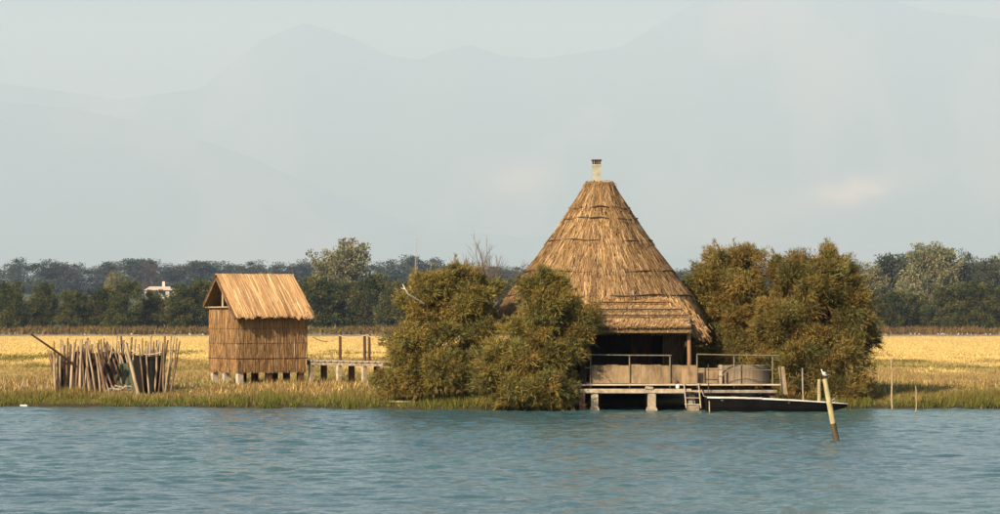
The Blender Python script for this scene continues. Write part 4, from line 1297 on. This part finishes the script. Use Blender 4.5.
# ---------------------------------------------------------------- boardwalk
def boardwalk():
    a = Vector((-8.6, 137.5, 0)); b = Vector((-3.6, 130.5, 0))
    # runs from the reed hut towards the tamarisk
    a = Vector(((301 - 500) / F * 139.2, 139.2, 0)); b = Vector(((392 - 500) / F * 133.0, 133.0, 0))
    o = thing('boardwalk', 'weathered plank boardwalk with rope rail leading from the reed hut', 'boardwalk', (a.x, a.y, 0), math.atan2(b.y - a.y, b.x - a.x))
    L = (b - a).length; z = CAM_H - (361 - HORIZON) * 135 / F
    Wd = 1.0
    n = int(L / .17)
    pm = [MB().box((0, 0, 0), (.155, Wd + e, .045), chamfer=.006).mesh('plank', M['wood_pale']) for e in (0, .05, -.04)]
    for k in range(n):
        q = link(bpy.data.objects.new('plank', pm[k % 3]), o); q.location = (.085 + k * .17, 0, z - .02 + random.uniform(-.006, .006)); q.rotation_euler = (0, 0, random.uniform(-.02, .02))
    for s in (-1, 1):
        MB().box((L / 2, s * .40, z - .125), (L, .09, .15), chamfer=.01).build('beam', M['wood_grey'], o)
    def gz(x, y):
        a_ = o.rotation_euler[2]
        return float(land_z(np.array([a.x + x * math.cos(a_) - y * math.sin(a_)]), np.array([a.y + x * math.sin(a_) + y * math.cos(a_)]))[0])
    def tx(px): return (px - 301) / (392 - 301) * L
    for px in (318, 346, 371):
        x = tx(px)
        MB().box((x - .06, .36, (z - .2 + gz(x, .36) - .3) / 2), (.2, .2, z - .2 - gz(x, .36) + .3)).build('leg', M['wood_brown'], o)
        MB().box((x + .14, -.38, (z - .2 + gz(x, -.38) - .3) / 2), (.17, .17, z - .2 - gz(x, -.38) + .3), chamfer=.015).build('leg', M['wood_pale'] if px != 318 else M['concrete'], o)
    for i in range(2):
        x = tx((318, 346)[i]); x2 = tx((346, 371)[i])
        if i == 1: MB().tube([(x - .1, -.34, z - .62), (x + .3, -.34, z - .63)], .03, 5).build('brace', M['wood_grey'], o)
    posts = []
    for px, hgt in ((332.5, 1.10), (357, 1.08), (361.5, 1.12)):
        x = tx(px); y = .42
        MB().tube([(x, y, z - .2), (x + .01, y, z + hgt * .5), (x, y, z + hgt)], [.065, .06, .06], 8).build('rail_post', M['wood_brown'], o)
        posts.append(Vector((x, y - .07, z + hgt - .03)))
    def rope(p, q, sag, r=.016):
        MB().tube([tuple(p.lerp(q, t) - Vector((0, 0, sag * 4 * t * (1 - t)))) for t in np.linspace(0, 1, 9)], r, 5).build('rope', M['rope'], o)
    rope(Vector((tx(305), .42, z + .98)), posts[0] - Vector((0, 0, .10)), .18)
    rope(posts[0], posts[1], .10, .02); rope(posts[1], posts[2], .01); rope(posts[2], Vector((tx(366), .4, z + .95)), .02)


boardwalk()


# ---------------------------------------------------------------- stake pen
def stake_pen():
    d0 = 128.6
    root = P(105, 396, d0)
    g0 = float(land_z(np.array([root.x]), np.array([d0]))[0])
    o = thing('stake_pen', 'ragged pen of rough stakes with nets on the grassy bank', 'pen', (root.x, d0, g0))
    inv = Vector((root.x, d0, g0))
    rs = random.Random(21)

    def stake(bx, tx, ty, d, r, mat=None, dtop=0.0):
        gx = (bx - 500) / F * d
        g = float(land_z(np.array([gx]), np.array([d]))[0])
        p = Vector((gx, d, g - .25)); q = P(tx, ty, d + dtop)
        m_ = p.lerp(q, .55) + Vector((rs.gauss(0, .02), rs.gauss(0, .02), 0))
        MB().tube([tuple(p - inv), tuple(m_ - inv), tuple(q - inv)], [r * 1.1, r, r * .72], 7).build('stake', mat or rs.choice([M['stake'], M['stake_pale']]), o)
    front = [(56, 54, 341), (60, 60.5, 339), (66, 68, 338), (70.5, 74, 342), (75.5, 78.5, 346), (80, 82, 339), (86, 82, 353), (93.5, 84, 348), (97.5, 87, 343),
             (90, 86, 341), (102, 94, 341), (108, 97, 343), (113, 93, 346), (118.5, 98, 350), (121, 104, 342), (77, 84, 344), (84, 90, 340), (105, 101, 339),
             (164, 171.5, 335), (169, 180, 341), (167, 174.5, 336), (163.5, 165, 336), (171, 177, 338), (160.5, 168, 340), (158, 163, 343), (150, 146, 346), (145, 139, 344), (154, 157, 347)]
    for bx, tx, ty in front:
        stake(bx, tx, ty, d0 + rs.uniform(-.35, .5), rs.uniform(.032, .056), None, rs.uniform(-.1, .3))
    back = [(110, 113, 337), (114, 117, 336), (121, 124, 340), (128, 132, 337), (131, 135.5, 339), (137, 142, 344), (149, 151, 335), (157, 159, 339), (118, 107, 342), (104, 109, 344), (125, 118, 341), (134, 127, 343), (96, 99, 340), (88, 92, 344), (145, 146, 341), (80, 88, 338),
            (63, 65, 345), (72, 71, 344), (100, 104, 338), (126, 121, 336)]
    for bx, tx, ty in back:
        stake(bx, tx, ty, d0 + 2.3 + rs.uniform(-.4, .4), rs.uniform(.035, .06), None, rs.uniform(-.2, .2))
    for k in range(26):
        bx = 58 + 54 * rs.random(); lean = rs.gauss(-4, 7)
        stake(bx, bx + lean, rs.uniform(338, 352), d0 + rs.uniform(-.1, 1.6), rs.uniform(.026, .045), None, rs.uniform(-.1, .4))
    for k in range(8):
        bx = 140 + 24 * rs.random()
        stake(bx, bx + rs.gauss(2, 4), rs.uniform(337, 346), d0 + 1.2 + rs.uniform(0, 1.2), rs.uniform(.026, .04), None, .1)
    # slanted stakes lying against the middle
    for bx, tx, ty in ((126, 104, 352), (132, 113, 348), (137, 118, 347), (133, 110, 357), (122, 92, 358), (115, 100, 360), (136, 125, 352), (96, 76, 350), (101, 80, 354), (72, 92, 348), (110, 86, 350), (128, 108, 344), (88, 106, 345), (99, 113, 346)):
        stake(bx, tx, ty, d0 + .9 + rs.uniform(-.2, .3), rs.uniform(.035, .05), None, .5)

    def net(name, mat, cs, nx, ny, sag, seed):
        r = random.Random(seed)
        A, B, C_, D_ = [Vector(c) - inv for c in cs]   # top-left, top-right, bottom-right, bottom-left
        vs, fs = [], []
        for j in range(ny + 1):
            for i in range(nx + 1):
                u, v = i / nx, j / ny
                p = A.lerp(B, u).lerp(D_.lerp(C_, u), v)
                p.z -= sag * 4 * u * (1 - u) * (1 - v)
                p += Vector((r.gauss(0, .015), .12 * math.sin(u * 17 + seed) * (.4 + v) + r.gauss(0, .02), 0))
                vs.append(p)
        k = nx + 1
        for j in range(ny):
            for i in range(nx): fs.append((j * k + i, j * k + i + 1, (j + 1) * k + i + 1, (j + 1) * k + i))
        q = MB().add(vs, fs, True).build(name, mat, o)
        md = q.modifiers.new('thickness', 'SOLIDIFY'); md.thickness = .03
        return q
    net('net', M['net_black'], [P(133, 354, d0 + .6), P(165, 354, d0 + .5), P(163, 394, d0 + .2), P(139, 397, d0 + .2)], 14, 8, .10, 1)
    net('net', M['net_green'], [P(109, 362, d0 + 1.4), P(134, 360, d0 + 1.2), P(140, 395, d0 + .6), P(118, 396, d0 + .8)], 12, 8, .12, 2)
    net('net', M['net_brown'], [P(58, 352, d0 + .75), P(77, 351, d0 + .8), P(78, 396, d0 + .6), P(57, 396, d0 + .6)], 10, 8, .2, 3)
    net('net', M['net_brown'], [P(77, 351, d0 + .82), P(112, 350, d0 + 1.3), P(118, 397, d0 + .7), P(78, 396, d0 + .62)], 14, 8, .1, 4)
    net('net', M['net_black'], [P(112, 352, d0 + 2.6), P(162, 351, d0 + 2.6), P(160, 392, d0 + 2.5), P(112, 392, d0 + 2.5)], 14, 6, .15, 5)
    pts = [P(131 + 34 * t, 350.5 + 10 * t * (1 - t) * 1.6, d0 + .2) - inv for t in np.linspace(0, 1, 11)]
    MB().tube([tuple(p) for p in pts], .022, 6).build('rope', M['rope'], o)
    rng2 = random.Random(4)
    # heap of white rope at the foot
    hp = MB()
    c = P(121, 390, d0 - .5) - inv
    for k in range(14):
        a0 = rng2.uniform(0, 6.28); r = rng2.uniform(.12, .34)
        cc = c + Vector((rng2.uniform(-.3, .3), rng2.uniform(-.1, .2), rng2.uniform(-.18, .12)))
        hp.tube([tuple(cc + Vector((math.cos(a0 + t) * r, math.sin(a0 + t) * r * .5, .08 * math.sin(t * 2 + k)))) for t in np.linspace(0, 5.5, 12)], .016, 5)
    hp.build('rope_heap', M['rope'], o)


stake_pen()
d0 = 128.4
g = float(land_z(np.array([(88 - 500) / F * d0]), np.array([d0]))[0])
q0 = P(31, 334, 127.6); q1 = P(75, 365, 128.7)
lp = MB().tube([tuple(q0), tuple(q0.lerp(q1, .5) + Vector((0, 0, .02))), tuple(q1)], [.035, .045, .05], 7).build('leaning_pole', M['wood_brown'])
tag(lp, 'long dark pole slanting out of the left end of the stake pen', 'pole')
q0 = P(125.5, 342, 127.6); q1 = P(140.5, 400, 127.0); q1.z = float(land_z(np.array([q1.x]), np.array([127.0]))[0]) - .2
lp = MB().tube([tuple(q1), tuple(q0.lerp(q1, .5)), tuple(q0)], [.075, .07, .055], 8).build('leaning_pole', M['stake_pale'])
tag(lp, 'thick pale reddish pole leaning in front of the black net', 'pole')

# driftwood on the shore
def drift(label, px, py, d, l, mat, rz):
    p = P(px, py, d); z = float(land_z(np.array([p.x]), np.array([d]))[0])
    o = MB().box((0, 0, 0), (l, .16, .07), chamfer=.015).build('drift_plank', mat)
    o.location = (p.x, d, max(z, 0) + .045); o.rotation_euler = (0, .02, rz)
    tag(o, label, 'plank')


drift('small white plank washed up at the waterline below the stake pen', 24, 407, 124.9, .28, M['white_paint'], .1)
drift('pale driftwood plank on the shore beside the left tamarisk', 402, 405, 122.0, 1.0, M['wood_pale'], .05)
drift('short grey driftwood plank left of the pale one on the shore', 388, 406, 122.4, .6, M['wood_grey'], -.1)


# ---------------------------------------------------------------- marsh vegetation
G_GOLD = np.array([(.77, .575, .215), (.83, .63, .26), (.72, .52, .185), (.79, .61, .27)])
G_TAN = np.array([(.40, .29, .12), (.34, .24, .10), (.46, .35, .16), (.30, .20, .085)])
G_OLIVE = np.array([(.17, .165, .042), (.21, .19, .05), (.14, .14, .04), (.25, .21, .065)])
G_GREEN = np.array([(.135, .165, .030), (.17, .19, .036), (.11, .135, .028), (.21, .20, .042)])
G_RUST = np.array([(.26, .155, .06), (.30, .185, .07), (.22, .125, .055)])
G_WHITE = np.array([(.52, .48, .38), (.60, .56, .46)])


def scatter(name, label, y0, y1, hw0, hw1, n, hmin, hmax, wid, colf, power=1.0, lean=.28, mat='grass'):
    yy = y0 + (y1 - y0) * RNG.random(n) ** power
    hw = hw0 + (hw1 - hw0) * (yy - y0) / (y1 - y0)
    x = (RNG.random(n) * 2 - 1) * hw
    y = yy + shore_y(np.clip(x, -300, 300))
    # clump: pull towards tuft centres
    x += .35 * (vnoise(x * 1.7, y * .9, 88) - .5); y += .5 * (vnoise(x * 1.3 + 9, y * .8, 89) - .5)
    keep = np.ones(n, bool)
    keep &= ~((x > 2.6) & (x < 10.6) & (y < 130.0) & (y > 118))          # hut and deck
    keep &= ~((np.abs(x + 10.2) < 2.0) & (np.abs(y - 138) < 2.0))         # reed hut floor
    x, y, yy = x[keep], y[keep], yy[keep]; n = len(x)
    tall = .30 + 2.6 * np.clip(fbm(x * .55, y * .35, 91, 4) - .12, 0, 1) ** 1.5
    h = (hmin + (hmax - hmin) * RNG.random(n)) * tall
    base = np.stack([x, y, land_z(x, y) - .02], -1)
    dirn = np.stack([RNG.normal(size=n) * lean + .06, RNG.normal(size=n) * lean, np.ones(n)], -1)
    cols = colf(x, y, yy, n)
    v, f, c = blades(base, dirn, h, wid * (.6 + .8 * RNG.random(n)), cols, tri=True, bend=np.stack([RNG.normal(size=n) * .12 * h, RNG.normal(size=n) * .1 * h, -.05 * h], -1))
    o = link(bpy.data.objects.new(name, np_mesh(name, v, f, M[mat], c)))
    return tag(o, label, 'grass', kind='stuff')


def choose(n, sets, probs, r=None):
    """sets: colour lists; probs (n,len(sets)) weights"""
    p = np.cumsum(probs, 1); p /= p[:, -1:]
    k = ((RNG.random(n) if r is None else r)[:, None] > p).sum(1)
    out = np.zeros((n, 3))
    for i, s in enumerate(sets):
        mk = k == i
        out[mk] = s[RNG.integers(0, len(s), mk.sum())]
    return out


def col_fringe(x, y, yy, n):
    a = fbm(x * .35, y * .3, 95, 3)
    gr = np.clip(1.7 - yy * .40, .15, 1.7)
    return choose(n, [G_GREEN, G_OLIVE, G_TAN, G_RUST], np.stack([gr, .45 + 0 * a, np.clip((a - .42) * 4, 0, 2) * (yy > .7), .35 * (yy > 1.0) + .1], 1))


def col_mid(x, y, yy, n):
    a = fbm(x * .28, y * .22, 96, 3); b = fbm(x * .5 + 40, y * .3, 97, 3)
    return choose(n, [G_OLIVE, G_TAN, G_RUST, G_WHITE, G_GOLD], np.stack([np.clip((a - .30) * 4.5, 0.1, 2.4), .42 + 0 * a, np.clip((.5 - a) * 4, .1, 1.5) * .5, np.clip((b - .52) * 3.5, 0, 1), .12 + np.clip(yy - 8, 0, 20) * .02], 1))


def col_field(x, y, yy, n):
    a = fbm(x * .06, y * .02, 98, 3)
    return choose(n, [G_GOLD, G_TAN, G_OLIVE], np.stack([np.clip(-.05 + yy * .008, 0.03, 1.8), np.clip(1.0 - yy * .006, .05, 1), np.clip((a - .33) * 6, 0, 2.2) * np.clip(1.1 - yy * .0045, 0.01, 1)], 1), np.clip((vnoise(x * .25, y * .045, 71) * .55 + vnoise(x * .9, y * .2, 72) * .25 + RNG.random(n) * .2 - .5) * 1.45 + .5, 0.001, .999))


scatter('grass', 'short green grass fringe along the waterline', -0.06, 3.8, 30, 32, 80000, .09, .44, .032, col_fringe, 1.0)
scatter('grass', 'olive and tan marsh grass behind the green fringe', 2.2, 18, 32, 38, 110000, .10, .36, .036, col_mid, 1.1)
scatter('grass', 'tan and golden sedge across the middle of the marsh', 15, 110, 38, 56, 150000, .10, .26, .055, col_field, 1.35, mat='sedge')
scatter('grass', 'bright golden sedge far out on the marsh', 100, 521, 56, 150, 190000, .09, .22, .13, col_field, 1.5, mat='sedge')


# scrub along the far dyke
def col_dyke(x, y, yy, n):
    a = fbm(x * .05, y * .05, 99, 3)
    return choose(n, [G_RUST * .62, G_OLIVE * .7, G_TAN * .6], np.stack([.6 + 0 * a, np.clip((a - .4) * 5, .1, 2), .35 + 0 * a], 1))


scatter('undergrowth', 'rusty brown scrub on the dyke below the far trees', 598, 640, 170, 175, 60000, .5, 1.6, .40, col_dyke, 1.0, .4)
